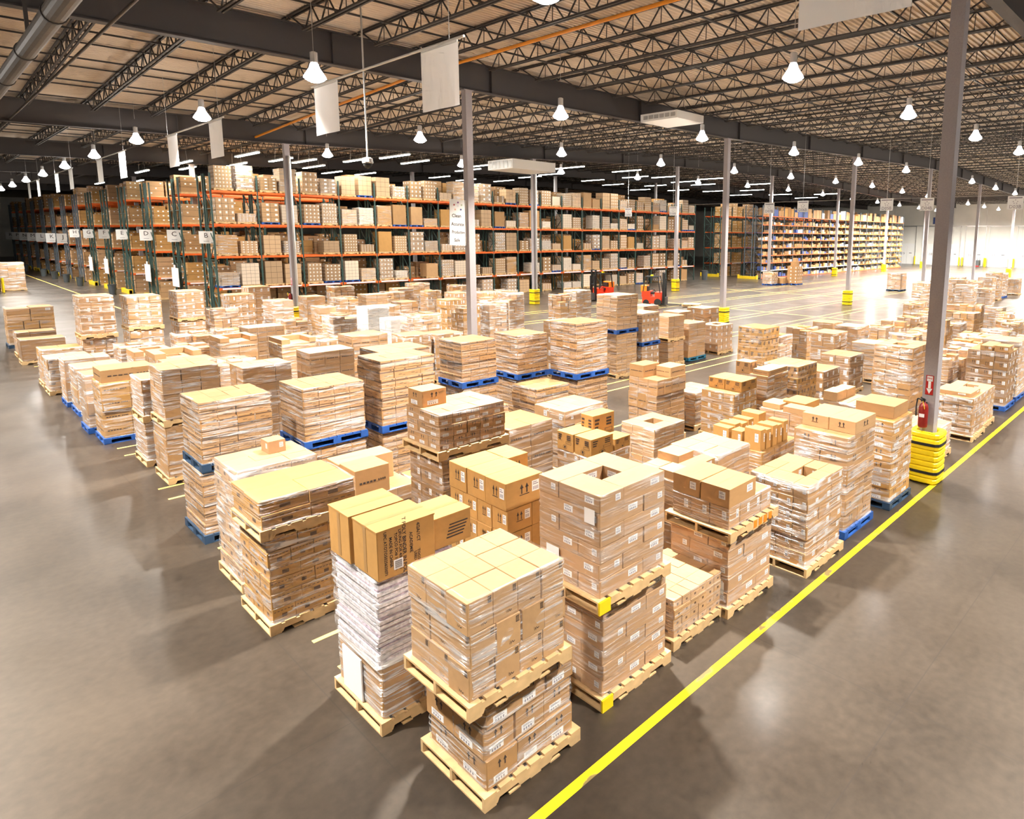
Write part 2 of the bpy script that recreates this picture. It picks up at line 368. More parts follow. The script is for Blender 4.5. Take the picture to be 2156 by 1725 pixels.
# columns: square tube with base plate; guards on the traffic side
def guard(loc, label):
    t = empty('column_guard', (loc[0], loc[1], 0), label, 'column guard', 'yellow column guards')
    prof = [(.24, .005)]; z = .01; r0, r1 = .285, .31
    for i in range(9):
        zz = .01 + i * .118; prof += [(r0, zz), (r1, zz + .025), (r1, zz + .09), (r0, zz + .112)]
    prof += [(r1 - .02, 1.072), (.20, 1.075), (.19, 1.05), (.19, .01), (.24, .005)]
    b = MB(); b.lathe(prof, 28, 0, 5, False); b.build('shell', M['yellow'], t)
    for zz in (.245, .835):
        b = MB(); b.lathe([(.295, zz - .03), (.318, zz - .028), (.318, zz + .028), (.295, zz + .03), (.295, zz - .03)], 28, 0, 5, False); b.build('strap', M['black'], t)
CG = {(0, 0): 'large ribbed yellow guard at the column with the fire extinguisher', (0, 2): 'yellow guard half hidden among wrapped loads at the rack-side column',
      (1, 1): 'yellow guard at the column beside the open floor, behind cartons', (2, 1): 'yellow guard standing clear on the open floor with its reflection',
      (1, 2): 'hidden yellow guard behind the row of tall wrapped loads', (2, 2): 'yellow guard beside the red forklift carrying a pallet',
      (3, 2): 'yellow guard behind the two small pallets in front of shelving', (4, 2): 'yellow guard at the middle of the long small-box shelving',
      (5, 2): 'yellow guard toward the far end of the small-box shelving', (6, 2): 'far yellow guard at the dock wall side of the shelving',
      (5, 1): 'small yellow guard rising behind the far pallet row by the docks'}
COLN = {(0, 0): 'large grey steel column with fire arrow sign and extinguisher', (0, 1): 'grey steel column carrying the Clean Accurate Productive Safe sign',
        (0, 2): 'grey steel column with a pale downpipe in front of the rack'}
for i in range(0, 8):
    for j in range(0, 5):
        if j > 2 and i > 3: continue
        x, y = CX0 + PX * i, CY0 + PY * j
        if j == 0 and i > 0 and i != 3: pass
        if x > 126: continue
        lab = COLN.get((i, j), 'grey steel roof column, %s along the %s column line back' % (ordn(i + 1), ordn(j + 1)))
        t = empty('steel_column', (x, y, 0), lab, 'column', 'steel roof columns'); t['kind'] = 'thing'
        h = zb(x, y); b = MB(); b.box(-.13, -.13, .02, .13, .13, h); b.build('shaft', M['colpaint'], t)
        b = MB(); b.box(-.2, -.2, 0, .2, .2, .02); b.build('base_plate', M['colpaint'], t)
        b = MB(); b.box(-.2, -.16, h - .02, .2, .16, h); b.build('cap_plate', M['colpaint'], t)
        if (i, j) in CG: guard((x, y), CG[(i, j)])
        if j == 2 and i in (0, 1): 
            b = MB(); b.tube((.05, -.21, .3), (.05, -.21, h - .6), .065, 12); b.build('downpipe', M['galv'], t)
# ---- painted floor lines
def line(x0, y0, x1, y1, m='yellowp'):
    b = MB(); n = max(1, int(max(x1 - x0, y1 - y0) / 4)); 
    b.box(x0, y0, .0005, x1, y1, .003); return struct(b.build('floor_marking', M[m]))
def worn(name, col, thr):
    m = mat(name, col, .45); nt = m.node_tree; b = nt.nodes['Principled BSDF']; L = nt.links.new
    tc = nd(nt, 'ShaderNodeTexCoord'); no = nd(nt, 'ShaderNodeTexNoise'); no.inputs['Scale'].default_value = 2.2; no.inputs['Detail'].default_value = 8
    mp = nd(nt, 'ShaderNodeMapping'); mp.inputs['Scale'].default_value = (1, 2, 1); L(tc.outputs['Object'], mp.inputs[0]); L(mp.outputs[0], no.inputs['Vector'])
    r = nd(nt, 'ShaderNodeValToRGB'); r.color_ramp.elements[0].position = thr; r.color_ramp.elements[0].color = (.22, .16, .06, 1); r.color_ramp.elements[1].position = thr + .06; r.color_ramp.elements[1].color = (*col, 1)
    L(no.outputs['Fac'], r.inputs[0]); L(r.outputs[0], b.inputs['Base Color']); return m
M['lane'] = worn('yellow_aisle_paint', (.88, .64, .01), .36)
M['lane2'] = worn('pale_lane_paint', (.80, .58, .14), .36)
line(-6, 3.84, 110, 3.945, 'lane')
for k in range(0, 8):
    for off in (7.11, 7.82):
        line(2.95, off + 3.55 * k - .04, 100, off + 3.55 * k + .03, 'lane2')
for x in (38.2, 52.0): line(x, 14, x + .1, 36, 'lane2')
line(9.2, 45, 9.3, 110, 'lane2')

# ------------------------------------------------------------------ ceiling lamps
def lamp_proto():
    t = empty('high_bay_lamp', (0, 0, 0))
    b = MB(); b.lathe([(.07, .30), (.10, .28), (.13, .18), (.26, -.02), (.27, -.06), (.262, -.06), (.25, -.02), (.12, .17)], 20); b.build('reflector', M['refractor'], t)
    b = MB(); b.lathe([(.05, .30), (.09, .31), (.09, .55), (.05, .57)], 14); b.build('ballast', M['hood'], t)
    b = MB(); b.lathe([(.25, -.05), (.22, -.10), (.12, -.15), (.02, -.165)], 20); b.build('lens', M['lens'], t, True)
    b = MB(); b.tube((0, 0, .56), (0, 0, 1.0), .008, 6); b.build('chain', M['galv'], t)
    return t
LP = lamp_proto(); first = True
lx = [7.4 + 8.22 * k for k in range(-1, 14)]; ly = [-.4, 8.5, 17.2, 26.2, 35.3, 44.3]
def add_lamp(x, y, label):
    global first
    z = 8.70 + .02 * x if x < 63 else 9.96 - .012 * (x - 63)
    t = LP if first else copy_tree(LP); first = False
    t.location = (x, y, z); tag(t, label, 'ceiling lamp', 'high-bay ceiling lamps')
    ch = [c for c in t.children if c.name.startswith('chain')][0]; ch.scale = (1, 1, (zb(x, y) + 1.1 - z) / 1.0)
    ld = bpy.data.lights.get('high_bay') or bpy.data.lights.new('high_bay', 'AREA'); ld.shape = 'DISK'; ld.size = .42; ld.spread = math.radians(106); ld.energy = LAMP_W; ld.color = WARM
    if x > 88:
        ld = bpy.data.lights.get('high_bay_dock') or ld.copy(); ld.name = 'high_bay_dock'; ld.energy = LAMP_W * 5; ld.spread = math.radians(170)
    elif y > 33:
        ld = bpy.data.lights.get('high_bay_wide') or ld.copy(); ld.name = 'high_bay_wide'; ld.energy = LAMP_W * 1.25; ld.spread = math.radians(170)
    l = put('lamp_light', ld, t, (0, 0, -.18))
    lu = bpy.data.lights.get('high_bay_spill') or bpy.data.lights.new('high_bay_spill', 'POINT'); lu.shadow_soft_size = .25; lu.energy = UP_W; lu.color = WARM
    put('lamp_spill', lu, t, (0, 0, -.5))
for a, x in enumerate(lx):
    for c, y in enumerate(ly):
        if y > 40 and x > 10: continue
        if x > 66 and y < 0: continue
        add_lamp(x, y, 'glowing bell lamp, %s along the %s ceiling lamp row from the yellow line' % (ordn(a + 1), ordn(c + 1)))
for c, y in enumerate((53.2, 62.1, 71, 80, 89)):
    add_lamp(7.4, y, 'glowing bell lamp over the rack-end aisle, %s past the first rack sign' % ordn(c + 1))
# fluorescent strips above the racking
def strip(x, y, z, label, rz=0):
    t = empty('strip_light', (x, y, z), label, 'strip light', 'fluorescent strips above the racking', rz)
    b = MB(); b.box(-.11, -1.8, 0, .11, 1.8, .07); b.build('housing', M['hood'], t)
    b = MB(); b.box(-.09, -1.78, -.05, .09, 1.78, 0); b.build('tube', M['tube'], t)
    b = MB(); b.bar((0, -.9, .07), (0, -.7, 1.12), .02); b.bar((0, .9, .07), (0, .7, 1.12), .02); b.build('hanger', M['galv'], t)
STRIPS = [(14.4, 43.3), (16.3, 51.1), (13.2, 51.4), (14.7, 56.3), (15.6, 75.2), (17.2, 45.8), (21.8, 39.7), (21.2, 43.6), (25.1, 42.9), (28.1, 56.3), (36.6, 58.1), (47.3, 61.8), (38.9, 41.8), (54.2, 54.3), (53.7, 47.4), (69.6, 60.5), (75.8, 52.5), (82.5, 52.4), (70.1, 42.0), (76.8, 47.1), (84.0, 46.9), (90.2, 46.1), (72.5, 56.1), (63.6, 48.5), (21.3, 50.6), (25.0, 55.9), (33.0, 48.0), (45.2, 54.6), (61.8, 58.3), (56.0, 45.2), (67.5, 48.4), (65.8, 54.6), (85.7, 40.8), (13.1, 61.7), (13.7, 80.9), (18.8, 46.1), (42.2, 61.8), (43.9, 49.8), (31.0, 43.5), (47.0, 42.6), (62.0, 43.2)]
for k, (x, y) in enumerate(sorted(STRIPS, key=lambda q: math.atan2(q[0], q[1]))):
    z = zb(x, y) + .02
    strip(x, y, z, 'fluorescent strip over the racking, %s along from the dark aisle' % ordn(k + 1))
    if y < 58:
        sl = bpy.data.lights.get('strip_lamp') or bpy.data.lights.new('strip_lamp', 'AREA'); sl.shape = 'RECTANGLE'; sl.size = .2; sl.size_y = 3.4; sl.energy = 200; sl.color = (1, .97, .88)
        put('strip_light_source', sl, None, (x, y, z - .06))

# ------------------------------------------------------------------ hanging banners on poles
BX, BZ = 6.9, 8.36
BN = ['hidden', 'wide']
for k in range(-1, 5):
    y0 = 10.15 + 12.4 * k
    pos = ['overhead above the yellow line', 'nearest the Clean Accurate sign column', 'one pole further on', 'two poles further on', 'three poles further on', 'last of the pole line'][k + 1]
    t = empty('banner_pole', (BX, y0, BZ), 'white horizontal banner pole, ' + pos, 'banner pole', 'banner poles along the open aisle')
    b = MB(); b.tube((0, -.1, 0), (0, 6.1, 0), .024, 10); b.build('rod', M['door'], t)
    for yy in (.35, 5.9):
        b = MB(); b.bar((0, yy, .02), (0, yy, zb(BX, y0 + yy) + 1.1 - BZ), .008); b.build('wire', M['galv'], t)
    for s, yy in enumerate((.08, 4.75)):
        lab = 'blank white banner, %s end of the hanging pole %s' % (['near', 'far'][s], pos)
        o = empty('hanging_banner', (BX, y0 + yy, BZ - .05), lab, 'banner', 'blank hanging banners')
        b = MB()
        for q in range(8):
            ya, yb2 = 1.22 * q / 8, 1.22 * (q + 1) / 8; xa, xb = .008 * math.sin(q * 1.1), .008 * math.sin((q + 1) * 1.1)
            b.quad([(xa, ya, -1.07), (xb, yb2, -1.07), (0, yb2, 0), (0, ya, 0)])
        b.build('cloth', M['banner'], o)
        b = MB(); b.box(-.012, .02, -.01, .012, 1.2, .03); b.build('sleeve', M['banner'], o)
# ceiling pipes, duct, conduit, camera
def pipe(name, pts, r, m, label, cat, n=12):
    b = MB()
    for p, q in zip(pts, pts[1:]): b.tube(p, q, r, n)
    return tag(b.build(name, M[m], None, False), label, cat)
t = empty('round_duct', (2.4, 0, 9.0), 'fat round metal duct hung under the roof joists above the open aisle', 'duct')
b = MB(); b.tube((0, -6, 0), (0, 75, 0), .19, 18); b.build('pipe', M['duct'], t)
for y in range(0, 75, 4):
    b = MB(); b.lathe([(.2, -.03), (.21, -.03), (.21, .03), (.2, .03)], 18); o = b.build('band', M['steel'], t); o.rotation_euler.x = math.pi / 2; o.location = (0, y + .6, 0)
for y in range(2, 70, 6):
    b = MB(); b.bar((0, y, .19), (0, y, zb(2.4, y) + 1.0 - 9.0), .07); b.build('hanger', M['steel'], t)
pipe('sprinkler_pipe', [(3.5, -6, 9.32), (3.5, 75, 9.32)], .035, 'duct', 'thin sprinkler pipe running beside the fat round duct', 'pipe')
cp = [(12.65, y, zb(12.65, max(y, 20.2)) * 0 + 10.40 - max(0, (y - 20)) * .035) for y in (-6, 4, 9, 14, 19.5)] + [(12.5, 20.6, 10.36), (12.5, 30, 9.95), (12.5, 37, 9.6)]
pipe('electrical_conduit', cp, .05, 'conduit', 'orange electrical conduit snaking along the roof joists', 'conduit')
t = empty('dome_camera', (8.57, 17, 6.78), 'grey dome camera at the end of a long hanging rod', 'camera')
b = MB(); b.tube((0, 0, .16), (0, 0, 4.1), .022, 10); b.build('rod', M['galv'], t)
b = MB(); b.lathe([(.04, .18), (.13, .15), (.14, .05), (.13, .02)], 18); b.build('housing', M['galv'], t)
b = MB(); b.lathe([(.12, .03), (.11, -.03), (.07, -.09), (.01, -.115)], 18); b.build('dome', M['black'], t, True)
def unit(x, y, z, sx, sy, h, label):
    t = empty('ceiling_air_unit', (x, y, z), label, 'air unit')
    b = MB(); b.box(0, 0, 0, sx, sy, h); b.build('casing', M['door'], t)
    b = MB()
    for i in range(6): b.box(-.02, .1 + i * (sy - .2) / 6, .08, 0, .1 + (i + .75) * (sy - .2) / 6, h - .08)
    b.build('grille', M['galv'], t)
unit(22.3, 17.4, 9.85, 1.9, 2.0, .32, 'flat white air unit tucked up by the girder beside the roof joists')
unit(26.6, 33.8, 9.1, 3.6, 2.6, .6, 'boxy white air unit hung above the tall rack')

# ------------------------------------------------------------------ pallets and cartons
def pallet_mesh(kind, m):
    b = MB(); X, Y = 1.0, 1.0
    if kind == 'stringer':
        for y in (0, .48, .963):
            pr = [(0, .015), (.12, .015), (.14, .055), (.32, .055), (.34, .015), (.66, .015), (.68, .055), (.86, .055), (.88, .015), (1, .015), (1, .118), (0, .118)]
            n = len(b.v)
            for yy in (y, y + .037): b.v += [(p[0], yy, p[1]) for p in pr]
            k = len(pr)
            for i in range(k): j = (i + 1) % k; b.f.append((n + i, n + j, n + k + j, n + k + i)); b.m.append(0)
            for (i0, i1, i2, i3) in ((0, 1, 10, 11), (3, 4, 5, 6), (7, 8, 9, 10)): pass
            b.f.append(tuple(n + i for i in range(k - 1, -1, -1))); b.m.append(0); b.f.append(tuple(n + k + i for i in range(k))); b.m.append(0)
        for i in range(7): x = i * (1 - .11) / 6; b.box(x, 0, .118, x + .11, 1, .138)
        for x in (0, .235, .445, .655, .89): b.box(x, 0, 0, x + .11, 1, .015)
    else:
        for x in (0, .44, .88):
            for y in (0, .43, .86): b.box(x, y, .02, x + .12, y + .14, .10)
        for y in (0, .43, .86): b.box(0, y, .10, 1, y + .14, .12); b.box(0, y, 0, 1, y + .14, .02)
        for i in range(8): x = i * .126; b.box(x, 0, .12, x + .112, 1, .14)
        for x in (0, .88): b.box(x, 0, 0, x + .12, 1, .02)
    return b.mesh('pallet', [m])
PAL = {k: pallet_mesh('stringer' if k in ('wood', 'grey') else 'block', M['wood' if k in ('wood', 'grey') else k]) for k in ('wood', 'blue', 'navy', 'teal')}

CARD = {}
def side(b, s, u0, v0, u1, v1, mi, d=.504):
    """a flat mark on side s of the unit carton, u along the face from its own left, v up"""
    P = {0: lambda u, v: (-d, .5 - u, v - .5), 1: lambda u, v: (u - .5, -d, v - .5), 2: lambda u, v: (d, u - .5, v - .5), 3: lambda u, v: (.5 - u, d, v - .5)}[s]
    b.quad([P(u0, v0), P(u1, v0), P(u1, v1), P(u0, v1)], mi)
def tri(b, s, pts, mi, d=.504):
    P = {0: lambda u, v: (-d, .5 - u, v - .5), 1: lambda u, v: (u - .5, -d, v - .5), 2: lambda u, v: (d, u - .5, v - .5), 3: lambda u, v: (.5 - u, d, v - .5)}[s]
    b.quad([P(*p) for p in pts], mi)
def arrow(b, s, u, v, h, w):
    side(b, s, u - w * .16, v, u + w * .16, v + h * .62, 1); tri(b, s, [(u - w * .5, v + h * .55), (u + w * .5, v + h * .55), (u, v + h)], 1)
def label_(b, s, u, v, w, h):
    side(b, s, u, v, u + w, v + h, 2)
    for i in range(4): side(b, s, u + w * (.15 + .18 * i), v + h * .12, u + w * (.24 + .18 * i), v + h * .45, 3, .506)
    side(b, s, u + w * .12, v + h * .62, u + w * .8, v + h * .70, 3, .506); side(b, s, u + w * .12, v + h * .80, u + w * .6, v + h * .87, 3, .506)
def carton_mesh(style, shade, rng):
    b = MB(); c = .5; e = .012
    # bevelled unit box
    X = [-.5, -.5 + e, .5 - e, .5]
    n = 0
    def q(p): b.quad(p, 0)
    i = .5 - e
    q([(-i, -i, -.5), (-i, i, -.5), (i, i, -.5), (i, -i, -.5)]); q([(-i, -i, .5), (i, -i, .5), (i, i, .5), (-i, i, .5)])
    q([(-i, -.5, -i), (i, -.5, -i), (i, -.5, i), (-i, -.5, i)]); q([(i, .5, -i), (-i, .5, -i), (-i, .5, i), (i, .5, i)])
    q([(-.5, i, -i), (-.5, -i, -i), (-.5, -i, i), (-.5, i, i)]); q([(.5, -i, -i), (.5, i, -i), (.5, i, i), (.5, -i, i)])
    for sx in (-1, 1):
        for sy in (-1, 1):
            p = [(sx * i, sy * .5, -i), (sx * .5, sy * i, -i), (sx * .5, sy * i, i), (sx * i, sy * .5, i)]; q(p if sx * sy > 0 else p[::-1])
            for ax in (0,):
                q([(sx * i, sy * i, .5), (sx * i, sy * .5, i), (sx * .5, sy * i, i)]); q([(sx * i, sy * i, -.5), (sx * i, sy * .5, -i), (sx * .5, sy * i, -i)])
    for s in (-1, 1):
        for z in (-1, 1):
            q([(-i, s * i, z * .5), (i, s * i, z * .5), (i, s * .5, z * i), (-i, s * .5, z * i)]); q([(s * i, -i, z * .5), (s * i, i, z * .5), (s * .5, i, z * i), (s * .5, -i, z * i)])
    T = .503
    if style in ('plain', 'text', 'print', 'label', 'arrows', 'arrowlabel', 'marks'):     # flap seam and tape on the lid
        b.quad([(-.49, -.006, T), (.49, -.006, T), (.49, .006, T), (-.49, .006, T)], 4)
    for s in range(4):
        if style == 'band':
            side(b, s, .02, .66, .98, .80, 5); side(b, s, .72, .85, .86, .93, 1); side(b, s, .30, .30, .55, .36, 5); side(b, s, .6, .2, .8, .25, 5)
        if style == 'dash':
            for k in range(6): side(b, s, .06 + k * .15, .72, .15 + k * .15, .78, 5)
            if s in (0, 1): side(b, s, .40, .25, .62, .52, 5)
        if style in ('arrows', 'arrowlabel'):
            arrow(b, s, .42, .45, .36, .10); arrow(b, s, .56, .45, .36, .10); side(b, s, .36, .39, .62, .42, 1)
        if style in ('label', 'arrowlabel'):
            label_(b, s, .64 if style == 'label' else .70, .40, .22, .40)
        if style == 'lowlabel':
            label_(b, s, .20, .10, .45, .26); arrow(b, s, .40, .55, .3, .12); arrow(b, s, .58, .55, .3, .12)
        if style == 'text':
            for k in range(5): side(b, s, .12 + k * .10, .47, .12 + k * .10 + .07, .54, 1)
            for k in range(4): side(b, s, .66 + k * .06, .47, .70 + k * .06, .54, 1)
        if style == 'print':
            for k in range(3): side(b, s, .08, .80 - k * .12, .30 - .03 * k, .87 - k * .12, 1)
            for k in range(3): side(b, s, .62, .80 - k * .10, .86, .86 - k * .10, 1)
            side(b, s, .55, .50, .90, .515, 1); side(b, s, .55, .38, .90, .395, 1); side(b, s, .55, .38, .565, .515, 1); side(b, s, .885, .38, .90, .515, 1)
            for k in range(14):
                a0, a1 = 2 * math.pi * k / 14, 2 * math.pi * (k + 1) / 14
                tri(b, s, [(.5 + .13 * math.cos(a0), .2 + .13 * math.sin(a0)), (.5 + .13 * math.cos(a1), .2 + .13 * math.sin(a1)), (.5 + .115 * math.cos(a1), .2 + .115 * math.sin(a1)), (.5 + .115 * math.cos(a0), .2 + .115 * math.sin(a0))], 1)
            side(b, s, .45, .14, .55, .26, 1)
        if style == 'script':
            p = [(.50, .25), (.53, .12), (.56, .22), (.59, .12), (.63, .20), (.67, .14), (.74, .17)]
            for (u0, v0), (u1, v1) in zip(p, p[1:]): tri(b, s, [(u0, v0), (u1, v1), (u1, v1 + .03), (u0, v0 + .03)], 1)
            side(b, s, .80, .74, .95, .76, 1); side(b, s, .80, .92, .95, .94, 1)
            for k in range(5): side(b, s, .80 + k * .03, .76, .815 + k * .03, .92, 1)
        if style == 'marks':
            side(b, s, .15, .72, .70, .76, 3); side(b, s, .15, .60, .45, .64, 3)
    return b.mesh('carton', [M[shade], M['ink'], M['white'], M['blueink'], M['tape'], M['band']])
def carton(style, shade):
    if (style, shade) not in CARD: CARD[(style, shade)] = carton_mesh(style, shade, None)
    return CARD[(style, shade)]

def wrap_mesh(seed):
    """film pulled round a load: unit footprint, a little wavy, corners rounded, folded over the top rim"""
    rng = random.Random(seed); b = MB(); per = []; n = 9; c = .035
    for (ax, ay, bx, by) in ((-.5 + c, -.5, .5 - c, -.5), (.5, -.5 + c, .5, .5 - c), (.5 - c, .5, -.5 + c, .5), (-.5, .5 - c, -.5, -.5 + c)):
        for i in range(n): t = i / (n - 1); per.append((ax + (bx - ax) * t, ay + (by - ay) * t))
    zs = [0, .02, .06, .12, .2, .3, .4, .5, .6, .7, .8, .88, .94, .985, 1.0]; N = len(per)
    ph = [rng.random() * 6.28 for _ in range(6)]
    for k, z in enumerate(zs):
        for i, (x, y) in enumerate(per):
            g = 1.0 + .010 * math.sin(z * 23 + ph[0] + i * .35) + .008 * math.sin(z * 41 + ph[1] - i * .5) + rng.uniform(-.004, .004) + (.025 if k == 0 else 0)
            if k == len(zs) - 1: g -= .07
            b.v.append((x * g, y * g, z + (.012 * math.sin(i * .8 + ph[2]) if 0 < k < len(zs) - 2 else .004 * math.sin(i + ph[3]))))
    for k in range(len(zs) - 1):
        for i in range(N): j = (i + 1) % N; b.f.append((k * N + i, k * N + j, (k + 1) * N + j, (k + 1) * N + i)); b.m.append(0)
    return b
WRAP = {}
def wrapm(kind, v):
    if (kind, v) not in WRAP:
        me = wrap_mesh(v).mesh('stretch_wrap', [M['wrap%d' % kind]]); me.polygons.foreach_set('use_smooth', [True] * len(me.polygons)); WRAP[(kind, v)] = me
    return WRAP[(kind, v)]

LOADS = []      # (empty, X0, Y0, dx, dy, z0, z1, label)
RNG = random.Random(7)
def load(X0, Y0, dx, dy, z0, z1, style='plain', n=(3, 3, 4), pal='wood', wrap=2, shade='kraft', label=None, hole=None, top=(), messy=0, ins=.03, skip=(), mix=None, pin=False):
    rng = random.Random(int(X0 * 131 + Y0 * 977 + z0 * 37))
    t = empty('pallet_load', (X0 + dx / 2, Y0 + dy / 2, z0)); LOADS.append([t, X0, Y0, dx, dy, z0, z1, label, shade, wrap])
    ph = 0
    if pal:
        put('pallet', PAL[pal], t, (-dx / 2, -dy / 2, 0), (dx, dy, 1)); ph = .14
    w, d = dx - 2 * ins, dy - 2 * ins; nx, ny, nz = n; h = (z1 - z0 - ph)
    me = carton(style, shade)
    def box(x0, y0, zz, x1, y1, z2, m=None, jit=1):
        o = put('carton', m or me, t, ((x0 + x1) / 2 + rng.uniform(-.006, .006) * jit, (y0 + y1) / 2 + rng.uniform(-.006, .006) * jit, (zz + z2) / 2), (x1 - x0 - .006, y1 - y0 - .006, z2 - zz - .003))
        o.rotation_euler.z = rng.uniform(-.008, .008) * jit
        return o
    if pin:
        lh = h / nz
        for k in range(nz):
            c = .345; P4 = [(0, 0, 1 - c, c), (1 - c, 0, 1, 1 - c), (c, 1 - c, 1, 1), (0, c, c, 1)]
            if k % 2: P4 = [(1 - b0, a1, 1 - a0, b1) for (a0, a1, b0, b1) in P4]
            for (a0, a1, b0, b1) in P4: box(-w / 2 + w * a0, -d / 2 + d * a1, ph + lh * k, -w / 2 + w * b0, -d / 2 + d * b1, ph + lh * (k + 1))
    elif not messy:
        lh = h / nz
        for k in range(nz):
            ox, oy = rng.uniform(-.012, .012), rng.uniform(-.012, .012)
            ax, ay = (nx, ny) if (k % 2 == 0 or mix is None) else mix
            for i in range(ax):
                for j in range(ay):
                    core = 0 < i < ax - 1 and 0 < j < ay - 1
                    if hole and k >= nz - 3 and hole[0] <= i < hole[2] and hole[1] <= j < hole[3] and (ax, ay) == (nx, ny): continue
                    if core and k < nz - 1 and not (hole and k == nz - 4): continue
                    if (i, j, k) in skip: continue
                    box(-w / 2 + w * i / ax + ox, -d / 2 + d * j / ay + oy, ph + lh * k, -w / 2 + w * (i + 1) / ax + ox, -d / 2 + d * (j + 1) / ay + oy, ph + lh * (k + 1))
    else:
        zz = ph; L = max(2, round(h / .34)); lh = h / L
        sty = [style, style, 'plain', 'label', 'marks', 'text']; shs = [shade, shade, 'kraft', 'light', 'gold']
        for k in range(L):
            ax, ay = rng.choice(((2, 2), (3, 2), (2, 3), (3, 3))); last = k == L - 1
            for i in range(ax):
                for j in range(ay):
                    if 0 < i < ax - 1 and 0 < j < ay - 1 and not last: continue
                    if last and rng.random() < .22 * messy: continue
                    sh = .015 * messy; hh = lh * (rng.uniform(.62, 1.0) if last else 1)
                    box(-w / 2 + w * i / ax + rng.uniform(0, sh), -d / 2 + d * j / ay + rng.uniform(0, sh), zz, -w / 2 + w * (i + 1) / ax - rng.uniform(0, sh), -d / 2 + d * (j + 1) / ay - rng.uniform(0, sh), zz + hh, carton(rng.choice(sty), rng.choice(shs)), 1.5)
            zz += lh
    zt = z1 - z0
    for (u0, v0, u1, v1, hh, st, sh) in top:
        box(-w / 2 + w * u0, -d / 2 + d * v0, zt, -w / 2 + w * u1, -d / 2 + d * v1, zt + hh, carton(st, sh), 2); 
    if wrap:
        zlo = .10 if pal else .01
        put('stretch_wrap', wrapm(wrap, rng.randrange(5)), t, (0, 0, zlo), (w + .022, d + .022, zt - zlo + .006))
    return t
# ------------------------------------------------------------------ near loads, placed from their floor corners
# row one, beside the yellow line
load(2.94, 4.26, 1.15, 1.04, 0, 1.0, 'lowlabel', (3, 2, 3), wrap=2, shade='kraft', ins=.06, label='shrink-wrapped carton load under the front corner stack, its pallet on the floor')
load(2.77, 4.20, 1.15, 1.04, 1.0, 2.02, 'script', (4, 3, 3), wrap=2, shade='light', ins=.05, label='upper load of the front corner stack, lid of twelve pale carton tops')
load(4.50, 4.35, 1.16, 1.04, 0, 1.17, 'label', (2, 2, 6), wrap=1, shade='pink', ins=.05, pin=True, label='lower tall-stack load of six thin labelled tiers, yellow-tipped pallet', mix=(3, 2))
load(4.40, 4.30, 1.16, 1.06, 1.17, 2.40, 'label', (3, 3, 6), wrap=1, shade='pink', ins=.06, pin=True, label='upper tall-stack load with a square hole in its top, labelled cartons')
load(5.81, 4.43, 1.12, 1.02, 0, .62, 'dash', (6, 4, 4), wrap=1, shade='light', ins=.05, label='low load of small pale cartons between two double stacks by the line')
load(6.83, 4.33, 1.18, 1.04, 0, 1.09, 'label', (3, 3, 5), wrap=1, shade='pink', ins=.04, label='labelled load carrying an orange-stained pallet, third stack along the line', pin=True)
load(6.76, 4.28, 1.22, 1.08, 1.09, 1.52, 'label', (4, 3, 1), wrap=2, shade='kraft', ins=.08, top=((0, 0, .62, .5, .26, 'label', 'kraft'), (0, .5, .62, 1, .26, 'label', 'kraft'), (.06, .55, .3, .9, .0501, 'plain', 'light')), label='two-tier carton load on an orange-stained pallet, label on its front')
load(8.50, 4.06, 1.28, 1.08, 0, 1.38, 'label', (3, 4, 6), wrap=2, shade='kraft', ins=.05, hole=(1, 1, 2, 2), label='square wrapped load with a notch in its pale lid, on bare wood pallet')
load(10.05, 4.16, 1.20, 1.05, 0, 1.73, 'arrows', (2, 2, 6), pal='blue', wrap=2, shade='kraft', ins=.04, top=((.25, 0, 1, .5, .22, 'arrows', 'light'), (.25, .5, 1, 1, .22, 'arrows', 'light')), label='tall wrapped load with arrow-marked lids on a blue pallet', mix=(3, 2))
load(11.77, 4.06, 1.10, 1.00, 0, 1.66, 'lowlabel', (2, 2, 6), pal='navy', wrap=2, shade='gold', ins=.04, top=((.22, .1, .95, .9, .24, 'plain', 'kraft'),), label='uneven tall load with crossed film strands, just before the big column')
load(15.0, 4.24, 1.08, 1.0, 0, .76, 'plain', (3, 3, 3), wrap=3, shade='light', label='low white-filmed load right behind the big yellow column guard')
load(17.28, 4.10, 1.20, 1.12, 0, 1.08, 'label', (3, 3, 5), wrap=2, shade='kraft', ins=.05, top=((.1, .1, .85, .9, .1, 'label', 'light'),), label='squat wrapped load on wood pallet just past the column guard')
load(18.62, 4.18, 1.15, 1.05, 0, 1.02, 'label', (3, 3, 5), wrap=2, shade='light', ins=.05, hole=(1, 1, 2, 2), label='wrapped load with an open lid behind the squat one past the column')
load(21.10, 4.22, 1.20, 1.15, 0, 1.72, 'arrowlabel', (3, 3, 6), pal='blue', wrap=1, shade='dark', top=((.0, .4, .9, .7, .15, 'arrowlabel', 'kraft'), (0, 0, .5, .35, .18, 'arrowlabel', 'kraft')), label='tall brown load on a blue pallet with labelled cartons on top')
load(22.6, 4.25, 1.20, 1.10, 0, 1.86, 'plain', (3, 3, 5), pal='blue', wrap=3, shade='light', label='tall filmed load on a blue pallet, behind the tall brown labelled one')
